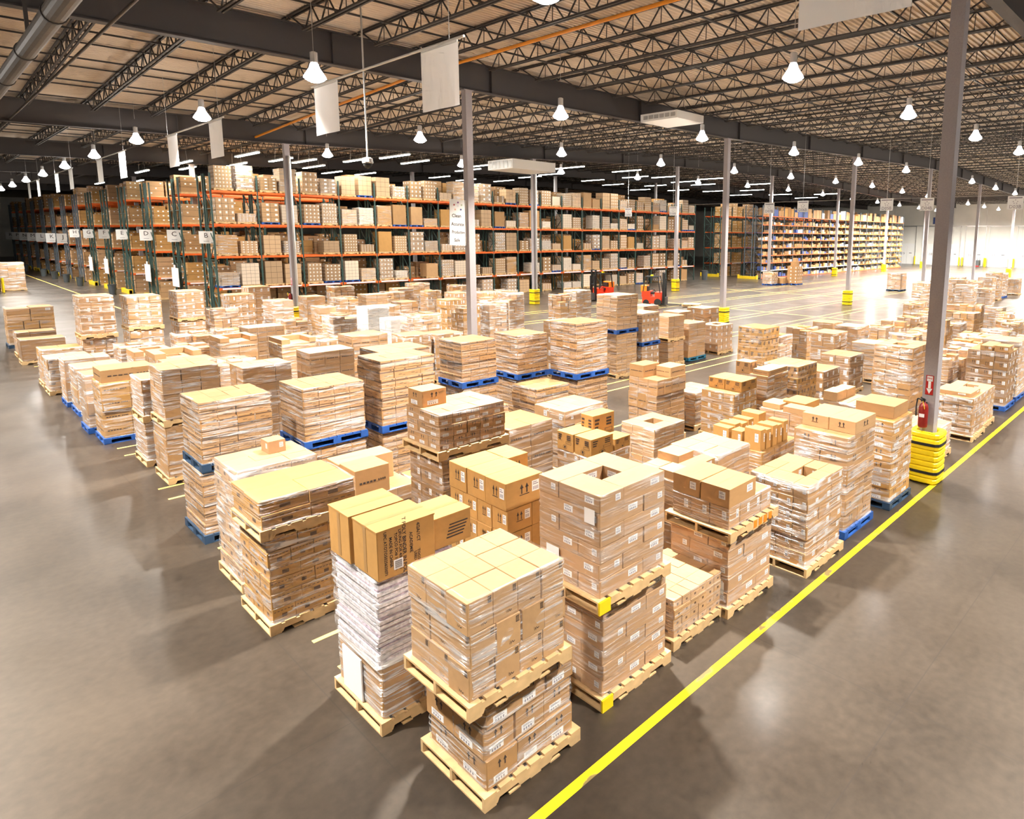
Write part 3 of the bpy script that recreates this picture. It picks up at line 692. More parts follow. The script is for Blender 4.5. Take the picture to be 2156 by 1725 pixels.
# row two
MAG = load(2.77, 5.74, .98, 1.06, 0, .72, 'plain', (2, 2, 2), wrap=3, shade='gold', ins=.05, label='wrapped load of stacked printed bundles under two big yellow-brown cartons')
M['bundle'] = mat('printed_bundle', (.62, .58, .60), .45, noise=.45, nscale=22)
M['bundle2'] = mat('glossy_bundle', (.36, .28, .33), .4, noise=.6, nscale=26)
rng = random.Random(3)
for k in range(15):
    z = .72 + k * .0613; a = rng.uniform(-.02, .02); b_ = rng.uniform(-.02, .02)
    for (u0, u1) in ((-.44, -.005), (.005, .44)):
        b = MB(); b.box(u0 + a, -.46 + b_, z, u1 + a, .46 + b_, z + .040, 0); b.box(u0 + a + .015, -.445 + b_, z + .040, u1 + a - .015, .445 + b_, z + .0605, 1); b.build('printed_bundle', [M['bundle'], M['bundle2']], MAG)
for k in range(9):
    z = .15 + k * .0613; a = rng.uniform(-.015, .015)
    b = MB(); b.box(.02, -.505 + a, z, .44, -.42, z + .04, 0); b.box(.03, -.495 + a, z + .04, .43, -.42, z + .06, 1); b.build('printed_bundle', [M['bundle'], M['bundle2']], MAG)
put('stretch_wrap', wrapm(2, 1), MAG, (0, 0, .70), (.95, .98, .94))
b = MB(); b.box(-.475, -.1, .15, -.46, .32, .62); b.build('paper_sheet', M['white'], MAG)
def big_box(x0, y0, x1, y1, z0, z1, label, txt=False):
    t = empty('shipping_carton', ((x0 + x1) / 2, (y0 + y1) / 2, z0), label, 'carton', 'big loose cartons on the printed bundles')
    sx, sy, sz = x1 - x0, y1 - y0, z1 - z0
    put('body', carton('bare', 'gold'), t, (0, 0, sz / 2), (sx, sy, sz))
    b = MB()
    b.box(-sx / 2 - .003, -.03, sz * .06, -sx / 2 - .001, .03, sz + .005); b.box(-sx / 2 - .003, -.03, sz + .0042, sx / 2 + .003, .03, sz + .0055); b.build('tape_strip', M['tape'], t)
    b = MB(); b.box(-sx / 2 - .005, -sy / 2 - .004, sz - .012, sx / 2 + .005, sy / 2 + .004, sz + .004); b.build('lid_flap', M['gold'], t)
    if txt:
        yy = -sy / 2 - .004
        for (tx, u, v, s) in (('4/2A/1CT', .70, .74, .05), ('ACADEMIE', .57, .58, .045), ('T POLY BINDER IN POLY', .45, .55, .055), ('LIFUNG FOR 40060010', .38, .52, .042), ('TOPCO PO# 1024CA', .31, .50, .042), ('MADE IN CHINA', .22, .52, .042), ('UPC ATOTO5025620071', .13, .52, .042), ('TOCO', .70, .27, .04), ('USED', .64, .27, .04)):
            text('printing', tx, s, M['ink'], t, (-sx / 2 + sx * u, yy, sz * v), '-Y', -math.pi / 2, True)
        b = MB(); b.box(-sx / 2 + sx * .26, yy - .001, sz * .14, -sx / 2 + sx * .42, yy, sz * .34)
        bc = b.build('barcode_label', M['white'], t); b = MB()
        for k in range(9): b.box(-sx / 2 + sx * .28, yy - .0025, sz * (.16 + .018 * k), -sx / 2 + sx * .40, yy - .0015, sz * (.16 + .018 * k + .007 + .004 * (k % 2)))
        b.build('barcode', M['ink'], bc)
    else:
        b = MB()
        for k in range(5): b.box(sx * (-.1 + .02 * k), -sy / 2 - .004, sz * (.25 + .1 * k), sx * (.3 + .03 * k), -sy / 2 - .002, sz * (.25 + .1 * k) + .014)
        b.build('printing', M['ink'], t)
    return t
big_box(2.80, 5.72, 3.42, 6.22, 1.645, 2.155, 'big gold-brown carton with sideways printing and a barcode on its face', True)
big_box(2.78, 6.26, 3.38, 6.72, 1.645, 2.155, 'big gold-brown carton with a plain taped end, behind the printed one')
big_box(3.46, 5.90, 3.98, 6.40, 1.645, 1.99, 'smaller loose carton with lines of print beside the two big ones')
load(4.34, 5.74, 1.15, 1.2, 0, 1.85, 'arrowlabel', (3, 4, 6), wrap=0, shade='gold', ins=.02, top=((0, 0, .5, .34, .33, 'arrowlabel', 'gold'), (0, .34, .5, .67, .33, 'arrowlabel', 'gold'), (0, .67, .5, 1, .33, 'arrowlabel', 'gold'), (.5, .6, .8, 1, .33, 'arrows', 'gold')), label='high stack of arrow-marked labelled golden cartons with a stepped top')
load(5.95, 5.78, 1.1, 1.05, 0, 1.45, 'plain', (3, 3, 5), label='wrapped load hidden between the tall holed stack and the arrow cartons')
load(7.54, 5.74, 1.08, .96, 0, 1.30, 'plain', (3, 3, 5), wrap=1, shade='light', hole=(1, 1, 2, 2), top=((0, .0, .35, .4, .13, 'plain', 'light'), (.35, 0, 1, .3, .12, 'label', 'kraft'), (.6, .5, 1, 1, .14, 'plain', 'light')), label='load with a hollow stepped top of loose pale cartons')
load(8.72, 5.80, 1.05, 1.05, 0, 1.38, 'plain', (2, 3, 5), wrap=2, shade='light', label='wrapped load behind the two-tier stack on the stained pallet')
sm = [(.02 + .16 * i, .06, .15 + .16 * i, .36, .40 - .03 * (i % 2), 'label', 'gold') for i in range(5)] + [(.02 + .17 * i, .64, .17 + .17 * i, .95, .30 + .03 * (i % 2), 'label', 'gold') for i in range(4)] + [(.78, .60, 1.0, .95, .38, 'plain', 'gold'), (.0, .40, .2, .60, .30, 'label', 'gold')]
load(10.07, 5.74, 1.35, 1.22, 0, 1.12, 'marks', (3, 3, 4), wrap=2, shade='gold', top=sm, label='load topped with two rows of loose upright golden cartons')
load(11.75, 5.78, 1.2, 1.1, 0, 1.45, 'plain', (3, 3, 5), wrap=1, shade='kraft', top=((0, 0, .3, .5, .12, 'plain', 'light'), (.35, .2, .9, .7, .14, 'plain', 'gold'), (.1, .6, .5, 1, .1, 'plain', 'light')), label='load with tilted loose cartons on top behind the arrow-lid stack')
load(14.31, 5.74, 1.15, 1.05, 0, 1.18, 'marks', (3, 3, 4), wrap=2, shade='light', top=((0, .55, .5, .9, .22, 'plain', 'light'), (.5, .55, .95, .9, .2, 'plain', 'light')), label='white-topped wrapped load behind the crossed film strands')
load(17.65, 5.74, 1.15, 1.1, 0, 2.10, 'text', (3, 3, 6), wrap=2, shade='kraft', hole=(1, 1, 2, 2), label='very tall wrapped load with holes in its top, beside the big column')
load(19.0, 5.74, 1.15, 1.1, 0, 1.95, 'label', (3, 3, 6), wrap=2, shade='kraft', label='tall wrapped load hidden behind the big column shaft')
# rows three and four
load(2.64, 8.29, 1.20, 1.04, 0, 1.26, 'dash', (4, 3, 6), wrap=2, shade='gold', ins=.04, label='lower golden load of six flat tiers on a wood pallet by the dark aisle', mix=(3, 3))
load(2.60, 8.27, 1.22, 1.05, 1.26, 1.76, 'dash', (2, 2, 2), wrap=1, shade='gold', ins=.02, label='upper golden load of long flat cartons, slit along its pale lid')
load(5.12, 8.30, 1.24, 1.00, 0, 1.64, 'arrowlabel', (5, 3, 6), wrap=1, shade='dark', ins=.03, label='tall dark lower load under the neat arrow-and-label cartons')
load(5.06, 8.28, 1.30, 1.04, 1.64, 2.34, 'lowlabel', (5, 3, 3), wrap=1, shade='kraft', ins=.05, top=((.04, .55, .40, .98, .26, 'lowlabel', 'kraft'),), label='neat upper load of labelled arrow cartons with one loose carton on top')
RC = [(0, 0, .55, .48, .36, 'print', 'gold'), (0, .52, .55, 1, .36, 'print', 'gold'), (.58, 0, 1, .42, .22, 'print', 'gold')]
load(8.25, 8.30, 1.15, 1.0, 0, .86, 'label', (3, 3, 3), wrap=2, shade='kraft', top=RC + [(.45, .48, 1, .85, .62, 'print', 'gold')], label='load topped with gold cartons printed with a round mark')
load(11.57, 9.45, 1.15, .95, 0, 1.62, 'text', (4, 3, 4), wrap=1, shade='kraft', top=((0, .5, .55, 1, .30, 'text', 'kraft'), (.45, .0, 1, .55, .24, 'text', 'light')), label='printed carton stack standing alone before the open floor, smaller cartons on top')
load(10.15, 8.35, 1.1, 1.0, 0, .98, 'plain', (3, 3, 4), wrap=2, shade='light', hole=(1, 1, 2, 2), label='low hollow-topped load in front of the printed stack by open floor')
load(13.07, 8.30, 1.1, 1.02, 0, 1.22, 'label', (4, 3, 4), wrap=2, shade='gold', top=((.30, 0, 1, .5, .26, 'print', 'gold'), (.30, .5, 1, 1, .26, 'print', 'gold')), label='filmed golden load with raised cartons at one side, label on its end')
load(13.3, 9.60, 1.1, 1.0, 0, .98, 'marks', (4, 3, 5), wrap=2, shade='light', label='low pale load of trays behind the filmed golden load')
load(14.62, 8.30, 1.15, 1.02, 0, 1.42, 'text', (3, 3, 5), wrap=2, shade='kraft', top=((0, .55, .35, 1, .30, 'print', 'light'), (.05, .0, .95, .5, .14, 'text', 'light')), label='filmed load with one carton standing up at its back corner')
load(16.27, 8.30, 1.2, 1.12, 0, 1.43, 'print', (3, 3, 4), wrap=1, shade='gold', label='printed golden load with dark slots across its pale lid')
load(17.89, 8.30, 1.2, 1.05, 0, 1.05, 'label', (3, 3, 3), wrap=1, shade='dark', label='dark-sided load with a curled paper label on its end')
load(19.7, 8.30, 1.15, 1.05, 0, 1.25, 'label', (2, 2, 3), wrap=1, shade='dark', label='brown load of big cartons with a white pouch behind the dark-sided one')
load(2.75, 9.62, 1.15, 1.0, 0, 1.74, 'dash', (3, 3, 8), wrap=3, shade='light', top=((.55, .5, .78, .8, .19, 'label', 'pink'),), label='thickly filmed load with a single small carton under its film top')
load(4.39, 9.60, 1.10, 1.05, 0, .86, 'plain', (3, 3, 3), wrap=1, shade='kraft', top=((0, 0, .55, .55, .46, 'text', 'kraft'), (.0, .55, .9, 1, .44, 'plain', 'light')), label='two printed cartons on a low filmed load, behind the slit-lid cartons')
load(5.6, 9.65, .9, .9, 0, .75, 'plain', (2, 2, 2), wrap=2, shade='kraft', label='low filmed open carton load beside two printed cartons')
load(7.36, 9.60, 1.16, 1.08, 0, 1.33, 'text', (2, 2, 3), wrap=1, shade='dark', label='dull brown load of big printed cartons, film strand across its face', pal=None)
load(8.78, 9.60, 1.22, 1.0, 0, 1.40, 'label', (4, 2, 4), wrap=2, shade='light', label='pale load with a lengthwise lid gap and a row of white labels')
# banded cartons on blue pallets
BD = dict(style='band', shade='kraft')
load(2.85, 11.65, 1.15, 1.08, 0, 1.17, n=(4, 3, 6), pal='navy', wrap=2, label='lower dark-banded load on a blue pallet at the dark aisle edge', **BD)
load(2.90, 11.66, 1.12, 1.06, 1.17, 2.31, n=(4, 3, 7), pal='navy', wrap=2, label='upper dark-banded load at the dark aisle edge, wide pale lid', **BD)
load(4.47, 11.65, 1.17, 1.08, 0, 1.17, n=(4, 3, 6), pal='blue', wrap=2, label='lower banded load, second along the dark-banded row', **BD)
load(4.47, 11.65, 1.17, 1.10, 1.17, 2.26, n=(4, 3, 6), pal='blue', wrap=2, label='upper banded load on blue pallet, second along its row, film glinting', **BD)
load(5.92, 11.65, 1.22, 1.0, 0, 1.15, n=(4, 3, 6), pal='blue', wrap=1, label='lower banded load, third along the dark-banded row, in shade', **BD)
load(5.92, 11.65, 1.22, 1.0, 1.15, 2.56, n=(4, 3, 7), pal='blue', wrap=1, label='highest broad banded load, third along its row, crisp dark bands', **BD)
load(5.95, 12.85, 1.22, 1.0, 0, 1.15, n=(4, 3, 6), pal='blue', wrap=1, label='lower banded load behind the highest broad banded one', **BD)
load(6.55, 12.85, 1.22, 1.0, 1.15, 2.50, n=(4, 3, 7), pal='blue', wrap=1, label='upper banded load peeking from behind the highest broad banded one', **BD)
load(7.86, 11.65, 1.15, 1.05, 0, 1.16, n=(4, 3, 6), pal='blue', wrap=1, label='single banded load between the arrow cartons and the low banded one', **BD)
load(9.76, 11.65, 1.10, .98, 0, 1.35, n=(4, 3, 7), pal='blue', wrap=1, label='low banded load with a broad pale lid below the film-strand stack', **BD)
load(11.10, 11.65, 1.15, 1.05, 0, 1.38, n=(4, 3, 7), pal='blue', wrap=1, label='lower banded load beside the clear floor lane, in shade', **BD)
load(11.07, 11.65, 1.17, 1.05, 1.38, 2.79, n=(4, 4, 6), pal='blue', wrap=2, label='tallest banded stack with a diagonal film strand, by the clear floor lane', **BD)
load(8.6, 12.95, 1.05, 1.02, 0, 1.36, n=(4, 3, 7), pal='blue', wrap=1, label='lower banded load in front of the sign column', **BD)
load(8.6, 12.95, 1.05, 1.02, 1.36, 2.45, n=(4, 3, 6), pal='blue', wrap=1, label='upper banded load in front of the sign column, dark streak on its side', **BD)
load(10.25, 12.95, 1.04, 1.05, 0, 1.30, n=(4, 3, 6), pal='blue', wrap=1, label='lower banded load behind the low broad-lidded one', **BD)
load(10.25, 12.95, 1.04, 1.05, 1.30, 2.43, n=(4, 3, 7), pal='blue', wrap=2, label='upper banded load with glinting film between two banded stacks', **BD)
# dark-aisle edge going back
load(3.15, 15.0, 1.02, 1.0, 0, 1.17, 'plain', (3, 3, 4), wrap=2, shade='kraft', label='lower golden-sided load of a double stack, fifth along the dark aisle')
load(3.16, 15.0, 1.04, 1.0, 1.17, 2.31, 'plain', (3, 3, 4), wrap=2, shade='kraft', label='upper golden-sided load of a double stack with a long pale lid')
load(3.11, 16.5, 1.0, 1.0, 0, .97, 'plain', (2, 2, 3), wrap=3, shade='kraft', label='lower white-filmed load of the narrow-looking double stack')
load(3.12, 16.5, 1.0, 1.0, .97, 1.88, 'plain', (2, 2, 3), wrap=3, shade='kraft', label='upper white-filmed load of the narrow-looking double stack')
load(2.81, 19.0, 1.18, 1.0, 0, 1.45, 'text', (2, 2, 4), pal='blue', wrap=2, shade='gold', top=((.03, .05, .97, .95, .3, 'text', 'kraft'),), label='tall golden printed load on a bright blue pallet at the dark aisle')
load(2.72, 20.3, 1.1, .95, 0, 1.45, 'plain', (2, 2, 4), pal='blue', wrap=3, shade='kraft', label='white-filmed load on a blue pallet just past the golden printed one')
load(2.85, 22.4, 1.1, 1.15, 0, 1.30, 'plain', (2, 2, 4), pal='blue', wrap=3, shade='light', label='filmed load with a draped film top, eighth along the dark aisle')
load(2.80, 23.85, 1.1, .95, 0, 1.35, 'plain', (3, 2, 4), pal='blue', wrap=3, shade='pink', label='rosy filmed load on a blue pallet, ninth along the dark aisle')
load(2.67, 25.9, 1.1, 1.05, 0, 1.12, 'print', (2, 2, 3), wrap=3, shade='light', label='loosely filmed load spilling film over its wood pallet at the aisle')
load(2.7, 27.4, 1.1, 1.05, 0, 1.20, 'plain', (2, 2, 3), wrap=3, shade='gold', label='filmed golden load, eleventh along the dark aisle')
load(2.68, 32.55, 1.35, .95, 0, .93, 'plain', (1, 1, 2), wrap=1, shade='dark', label='big plain brown carton load near the far end of the dark aisle')
load(2.75, 34.6, 1.25, 1.0, 0, .98, 'plain', (3, 2, 3), wrap=2, shade='kraft', label='low filmed load behind the big plain brown carton load')
load(2.75, 37.5, 1.6, 1.15, 0, 1.75, 'label', (4, 3, 6), pal='navy', wrap=1, shade='gold', messy=1, label='leaning golden stack, the last load along the dark aisle')
# mid-field loads: X, Y, dx, dy, top, style, n, shade, wrap, pallet, messy
MID = [(6.56, 16.5, 1.19, .9, 2.01, 'text', (3, 3, 5), 'light', 1, 0), (5.04, 16.5, 1.15, .9, 1.86, 'plain', (3, 2, 4), 'kraft', 2, 0), (8.82, 19.0, 1.2, 1.01, 1.90, 'text', (4, 2, 4), 'kraft', 1, 0),
 (6.29, 22.4, 1.12, 1.1, 1.60, 'text', (2, 3, 4), 'light', 2, 'hole'), (7.54, 23.8, 1.2, .95, 1.79, 'text', (4, 2, 5), 'light', 1, 0), (7.31, 20.3, 1.05, 1.1, 1.68, 'marks', (2, 3, 4), 'light', 2, 'hole'),
 (4.19, 20.3, 1.11, 1.1, 1.66, 'plain', (3, 3, 4), 'light', 2, 'hole'), (4.15, 19.0, 1.15, 1.0, 1.72, 'text', (2, 2, 4), 'kraft', 2, 0), (5.56, 23.8, .95, .92, 1.41, 'plain', (2, 2, 3), 'light', 2, 1),
 (6.04, 25.9, 1.12, 1.0, 1.49, 'plain', (2, 2, 3), 'light', 3, 1), (7.65, 27.4, .95, .9, 1.33, 'label', (3, 2, 4), 'gold', 2, 1), (4.45, 25.9, 1.05, 1.1, 1.29, 'label', (2, 3, 3), 'kraft', 3, 1),
 (4.15, 22.4, 1.0, 1.0, 1.45, 'plain', (2, 2, 3), 'light', 3, 'hole'), (10.70, 30.5, .95, 1.15, 1.98, 'plain', (2, 2, 4), 'light', 3, 0), (7.93, 28.7, .95, 1.1, 2.0, 'plain', (2, 2, 4), 'dark', 2, 1),
 (11.30, 25.9, 1.05, 1.1, 1.66, 'marks', (3, 3, 7), 'dark', 3, 1), (10.05, 27.4, .95, 1.0, 1.5, 'marks', (3, 3, 6), 'dark', 2, 1), (13.03, 32.6, .95, 1.1, 1.87, 'plain', (2, 2, 4), 'kraft', 2, 0),
 (13.83, 30.9, 1.0, 1.1, 1.9, 'label', (2, 2, 4), 'light', 2, 1), (15.46, 31.5, 1.2, 1.0, 1.88, 'plain', (4, 2, 5), 'light', 1, 0), (18.68, 34.2, 1.02, 1.1, 1.85, 'marks', (3, 3, 6), 'kraft', 2, 0),
 (16.21, 29.5, .98, 1.01, 1.62, 'plain', (3, 3, 5), 'dark', 2, 0), (11.62, 20.3, 1.12, 1.02, 2.2, 'label', (2, 2, 5), 'light', 3, 1), (19.81, 33.0, .95, .9, 1.75, 'plain', (2, 2, 4), 'light', 2, 1),
 (22.46, 34.2, .95, 1.1, 1.87, 'label', (3, 3, 5), 'light', 2, 1), (16.29, 22.4, .95, .9, 2.04, 'plain', (3, 2, 5), 'pink', 3, 1), (21.16, 29.5, 1.2, .95, 1.84, 'plain', (3, 2, 4), 'light', 2, 1),
 (20.57, 26.6, 1.03, 1.0, 2.0, 'plain', (3, 3, 6), 'light', 3, 1), (21.9, 24.2, 1.15, 1.0, 2.0, 'label', (3, 2, 5), 'kraft', 2, 1), (24.6, 25.9, 1.2, 1.1, 1.92, 'plain', (4, 3, 6), 'light', 3, 0),
 (10.55, 19.0, 1.0, .95, 1.72, 'label', (3, 2, 4), 'kraft', 2, 0), (11.62, 18.95, 1.1, .95, 1.66, 'label', (3, 2, 4), 'kraft', 2, 0), (15.4, 34.9, 1.15, 1.1, 2.12, 'plain', (4, 3, 6), 'light', 2, 1),
 (21.0, 36.6, 1.2, 1.1, 1.92, 'label', (3, 3, 5), 'light', 2, 1), (14.1, 27.4, 1.0, .95, 1.75, 'plain', (3, 3, 5), 'kraft', 2, 0), (15.0, 22.4, .9, .9, 2.1, 'label', (2, 2, 5), 'gold', 1, 1),
 (19.3, 29.5, .95, 1.1, 1.88, 'label', (3, 3, 5), 'kraft', 1, 0), (17.45, 27.4, .95, .95, 1.8, 'label', (4, 2, 4), 'gold', 1, 0), (13.0, 22.4, 1.0, .95, 1.85, 'label', (2, 2, 4), 'gold', 2, 1),
 (14.9, 16.5, 1.05, .95, 2.0, 'label', (2, 2, 4), 'kraft', 1, 0), (23.37, 16.5, 1.2, 1.0, 1.82, 'label', (2, 2, 4), 'kraft', 1, 0), (21.7, 16.6, 1.05, .95, 1.78, 'plain', (2, 1, 4), 'light', 1, 0),
 (19.4, 16.6, 1.0, .95, 2.2, 'plain', (2, 2, 5), 'light', 2, 0), (9.3, 22.4, 1.1, 1.0, 1.35, 'plain', (3, 2, 4), 'light', 2, 1), (9.4, 24.2, 1.0, 1.0, 1.3, 'marks', (3, 2, 4), 'light', 2, 1),
 (5.3, 19.1, .95, .95, 1.62, 'plain', (3, 2, 4), 'light', 3, 1), (8.4, 16.5, 1.1, 1.0, 1.6, 'text', (3, 2, 4), 'kraft', 1, 0), (11.4, 16.4, 1.1, 1.0, 1.7, 'plain', (3, 2, 4), 'kraft', 2, 0),
 (9.2, 31.0, 1.05, 1.1, 2.3, 'label', (4, 3, 6), 'kraft', 2, 0), (10.6, 33.0, 1.0, 1.0, 2.45, 'label', (3, 3, 6), 'kraft', 1, 0), (12.1, 29.0, 1.0, 1.0, 1.75, 'plain', (2, 2, 4), 'light', 2, 1),
 (17.2, 32.6, 1.05, 1.0, 1.85, 'plain', (3, 3, 5), 'light', 2, 1), (18.0, 24.6, 1.05, 1.0, 1.9, 'plain', (3, 2, 5), 'light', 3, 1), (23.3, 30.6, 1.1, 1.0, 1.75, 'marks', (3, 3, 5), 'kraft', 2, 1)]
for (x, y, dx, dy, z, st, n, sh, wr, ex) in MID:
    load(x, y, dx, dy, 0, z, st, n, 'wood', wr, sh, hole=(0, 0, 1, 1) if ex == 'hole' and False else ((1, 1, 2, 2) if ex == 'hole' and n[0] > 2 else None), messy=1 if ex == 1 else 0,
         top=((0, .0, .25, 1, .14, 'plain', sh), (.25, .75, 1, 1, .14, 'plain', sh), (.8, .0, 1, .75, .14, 'plain', sh)) if ex == 'hole' else ())
# white blocks of filmed goods beside the filmed barrel-like stack
M['whitecard'] = mat('white_goods', (.80, .79, .77), .5); 
load(12.75, 25.9, 1.0, 1.05, 0, 1.9, 'plain', (2, 2, 5), wrap=3, shade='whitecard', label='bright white filmed block among brown loads in mid floor')
load(12.9, 24.3, 1.0, 1.0, 0, 1.55, 'plain', (2, 2, 3), wrap=3, shade='whitecard', label='second white filmed block, half behind brown cartons')
# double stacks at the far left group with many labels
for (x, y, dx, dy, zl, zt, sh, lab) in ((3.77, 27.5, .98, 1.15, 1.42, 2.83, 'kraft', 'labelled double stack nearest the dark aisle'), (5.42, 29.5, 1.1, 1.2, 1.32, 2.59, 'kraft', 'labelled double stack second from the dark aisle'), (7.2, 30.5, 1.0, 1.2, 1.4, 2.60, 'kraft', 'labelled double stack third from the dark aisle')):
    load(x, y, dx, dy, 0, zl, 'label', (3, 3, 4), wrap=2, shade=sh, label='lower load of the ' + lab); load(x, y, dx, dy, zl, zt, 'label', (3, 3, 4), wrap=2, shade=sh, label='upper load of the ' + lab)
# row along the clear lane
load(16.40, 15.25, 1.12, 1.02, 0, 1.57, 'text', (4, 3, 7), wrap=1, shade='light', label='lower pale load of the tall lane-side stack')
load(16.40, 15.25, 1.15, 1.05, 1.57, 2.91, 'text', (3, 3, 4), pal='blue', wrap=1, shade='light', label='upper pale load on a bright blue pallet, tallest beside the lane')
load(17.75, 15.25, 1.05, 1.0, 0, .98, 'label', (3, 2, 3), wrap=2, shade='kraft', pal='wood', label='lower load under the white-labelled cartons by the lane')
load(17.75, 15.25, 1.05, 1.0, .98, 2.18, 'lowlabel', (4, 2, 3), pal='blue', wrap=1, shade='light', label='upper white-labelled load on blue pallet by the lane')
load(19.28, 15.25, 1.05, 1.0, 0, .96, 'plain', (3, 2, 4), wrap=1, shade='kraft', label='lower load of the slotted wood-pallet double stack by the lane')
load(19.28, 15.25, 1.05, 1.0, .96, 1.93, 'plain', (3, 2, 4), wrap=1, shade='kraft', label='upper load of the slotted wood-pallet double stack by the lane')
load(20.72, 15.35, 1.2, 1.0, 0, 1.51, 'plain', (2, 2, 5), pal='teal', wrap=1, shade='kraft', label='lane-side load on a teal pallet')
load(22.78, 15.35, 1.15, 1.0, 0, 1.23, 'label', (3, 3, 4), wrap=1, shade='pink', hole=(1, 1, 2, 2), label='lane-side load with an open middle and white labels, before the guard')
# loads beyond the lane, behind the near rows
FARR = [(20.03, 11.6, 1.15, 1.1, 1.77, 'print', (2, 2, 4), 'gold', 1, 0), (21.39, 9.6, 1.1, .95, 1.66, 'label', (2, 2, 3), 'kraft', 2, 0), (23.3, 9.6, 1.1, .95, 1.70, 'plain', (3, 2, 4), 'light', 2, 0), (23.44, 11.65, 1.0, 1.0, 1.44, 'plain', (2, 2, 3), 'kraft', 1, 1),
 (22.0, 12.0, 1.0, .95, 1.25, 'label', (2, 2, 3), 'light', 3, 1), (25.2, 11.4, 1.0, .95, 1.5, 'plain', (2, 2, 3), 'kraft', 1, 0), (26.6, 9.8, 1.1, 1.0, 1.35, 'label', (2, 2, 3), 'light', 2, 1), (21.5, 5.9, 1.1, 1.0, 1.3, 'plain', (3, 3, 4), 'dark', 2, 1),
 (22.9, 5.9, 1.1, 1.0, 1.35, 'plain', (3, 2, 4), 'light', 1, 1), (24.3, 4.4, 1.1, 1.0, 1.5, 'plain', (3, 2, 4), 'light', 2, 1), (24.4, 5.9, 1.1, 1.0, 1.4, 'label', (3, 2, 4), 'gold', 2, 1), (22.1, 8.3, 1.1, 1.05, 1.35, 'text', (3, 2, 4), 'light', 2, 0),
 (23.6, 8.3, 1.1, 1.0, 1.2, 'marks', (3, 2, 4), 'dark', 1, 1), (25.9, 4.4, 1.1, 1.0, 1.35, 'plain', (3, 2, 4), 'gold', 1, 1), (25.9, 6.0, 1.1, 1.0, 1.5, 'label', (3, 2, 4), 'gold', 1, 1), (25.4, 8.3, 1.1, 1.0, 1.35, 'plain', (3, 2, 4), 'light', 3, 1),
 (27.6, 4.4, 1.1, 1.0, 1.45, 'plain', (2, 2, 4), 'light', 2, 1), (27.6, 6.0, 1.1, 1.0, 1.25, 'print', (2, 2, 4), 'gold', 1, 1), (27.4, 8.3, 1.1, 1.0, 1.3, 'plain', (2, 2, 4), 'light', 2, 1), (29.2, 6.0, 1.1, 1.0, 1.35, 'plain', (2, 2, 4), 'kraft', 3, 1),
 (29.4, 8.3, 1.1, 1.0, 1.6, 'label', (2, 2, 4), 'gold', 1, 1), (29.0, 10.0, 1.1, 1.0, 1.4, 'plain', (2, 2, 3), 'gold', 1, 1), (31.2, 6.0, 1.1, 1.0, 1.5, 'plain', (2, 2, 4), 'gold', 2, 1), (31.4, 8.3, 1.1, 1.0, 1.2, 'plain', (2, 2, 4), 'light', 3, 1), (31.0, 10.0, 1.1, 1.0, 1.35, 'marks', (2, 2, 4), 'gold', 1, 1),
 (33.4, 6.2, 1.1, 1.0, 1.3, 'plain', (2, 2, 3), 'light', 2, 1), (33.6, 8.3, 1.1, 1.0, 1.5, 'plain', (2, 2, 3), 'gold', 1, 1), (33.2, 10.1, 1.1, 1.0, 1.3, 'plain', (2, 2, 3), 'light', 2, 1), (36.0, 7.0, 1.1, 1.0, 1.35, 'plain', (2, 2, 3), 'gold', 2, 1), (36.4, 8.8, 1.1, 1.0, 1.6, 'label', (2, 2, 3), 'gold', 1, 1),
 (36.0, 10.6, 1.2, 1.0, 1.2, 'plain', (2, 2, 3), 'light', 2, 1), (39.2, 8.4, 1.1, 1.0, 1.3, 'plain', (2, 2, 3), 'light', 3, 1), (39.4, 10.4, 1.1, 1.0, 1.3, 'plain', (2, 2, 3), 'gold', 2, 1), (38.6, 12.4, 1.4, 1.0, 1.3, 'plain', (2, 2, 3), 'light', 2, 1),
 (43.5, 13.5, 1.3, 1.1, 2.2, 'label', (2, 2, 5), 'light', 3, 1), (46.2, 13.4, 1.2, 1.1, 2.1, 'label', (2, 2, 5), 'kraft', 2, 1), (46.0, 11.6, 1.2, 1.1, 2.0, 'plain', (2, 2, 5), 'light', 3, 1), (49.5, 13.0, 1.2, 1.1, 2.1, 'label', (2, 2, 5), 'kraft', 2, 1), (49.3, 11.3, 1.2, 1.1, 1.6, 'plain', (2, 2, 4), 'light', 3, 1),
 (52.6, 12.8, 1.2, 1.1, 1.9, 'label', (2, 2, 5), 'light', 2, 1), (55.6, 12.7, 1.2, 1.1, 2.0, 'label', (2, 2, 5), 'light', 3, 0), (58.6, 12.9, 1.2, 1.1, 2.3, 'label', (2, 2, 5), 'kraft', 2, 1), (61.8, 13.2, 1.2, 1.1, 2.1, 'plain', (2, 2, 5), 'light', 3, 1), (65.6, 12.9, 1.2, 1.1, 1.5, 'plain', (2, 2, 4), 'kraft', 2, 1),
 (52.4, 15.2, 1.2, 1.1, 1.8, 'label', (2, 2, 4), 'light', 2, 1), (57.8, 15.4, 1.2, 1.1, 1.8, 'plain', (2, 2, 4), 'kraft', 2, 1)]
for (x, y, dx, dy, z, st, n, sh, wr, ex) in FARR: load(x, y, dx, dy, 0, z, st, n, 'wood' if (x * 3 + y) % 3 > 1 else 'blue', wr, sh, messy=ex)
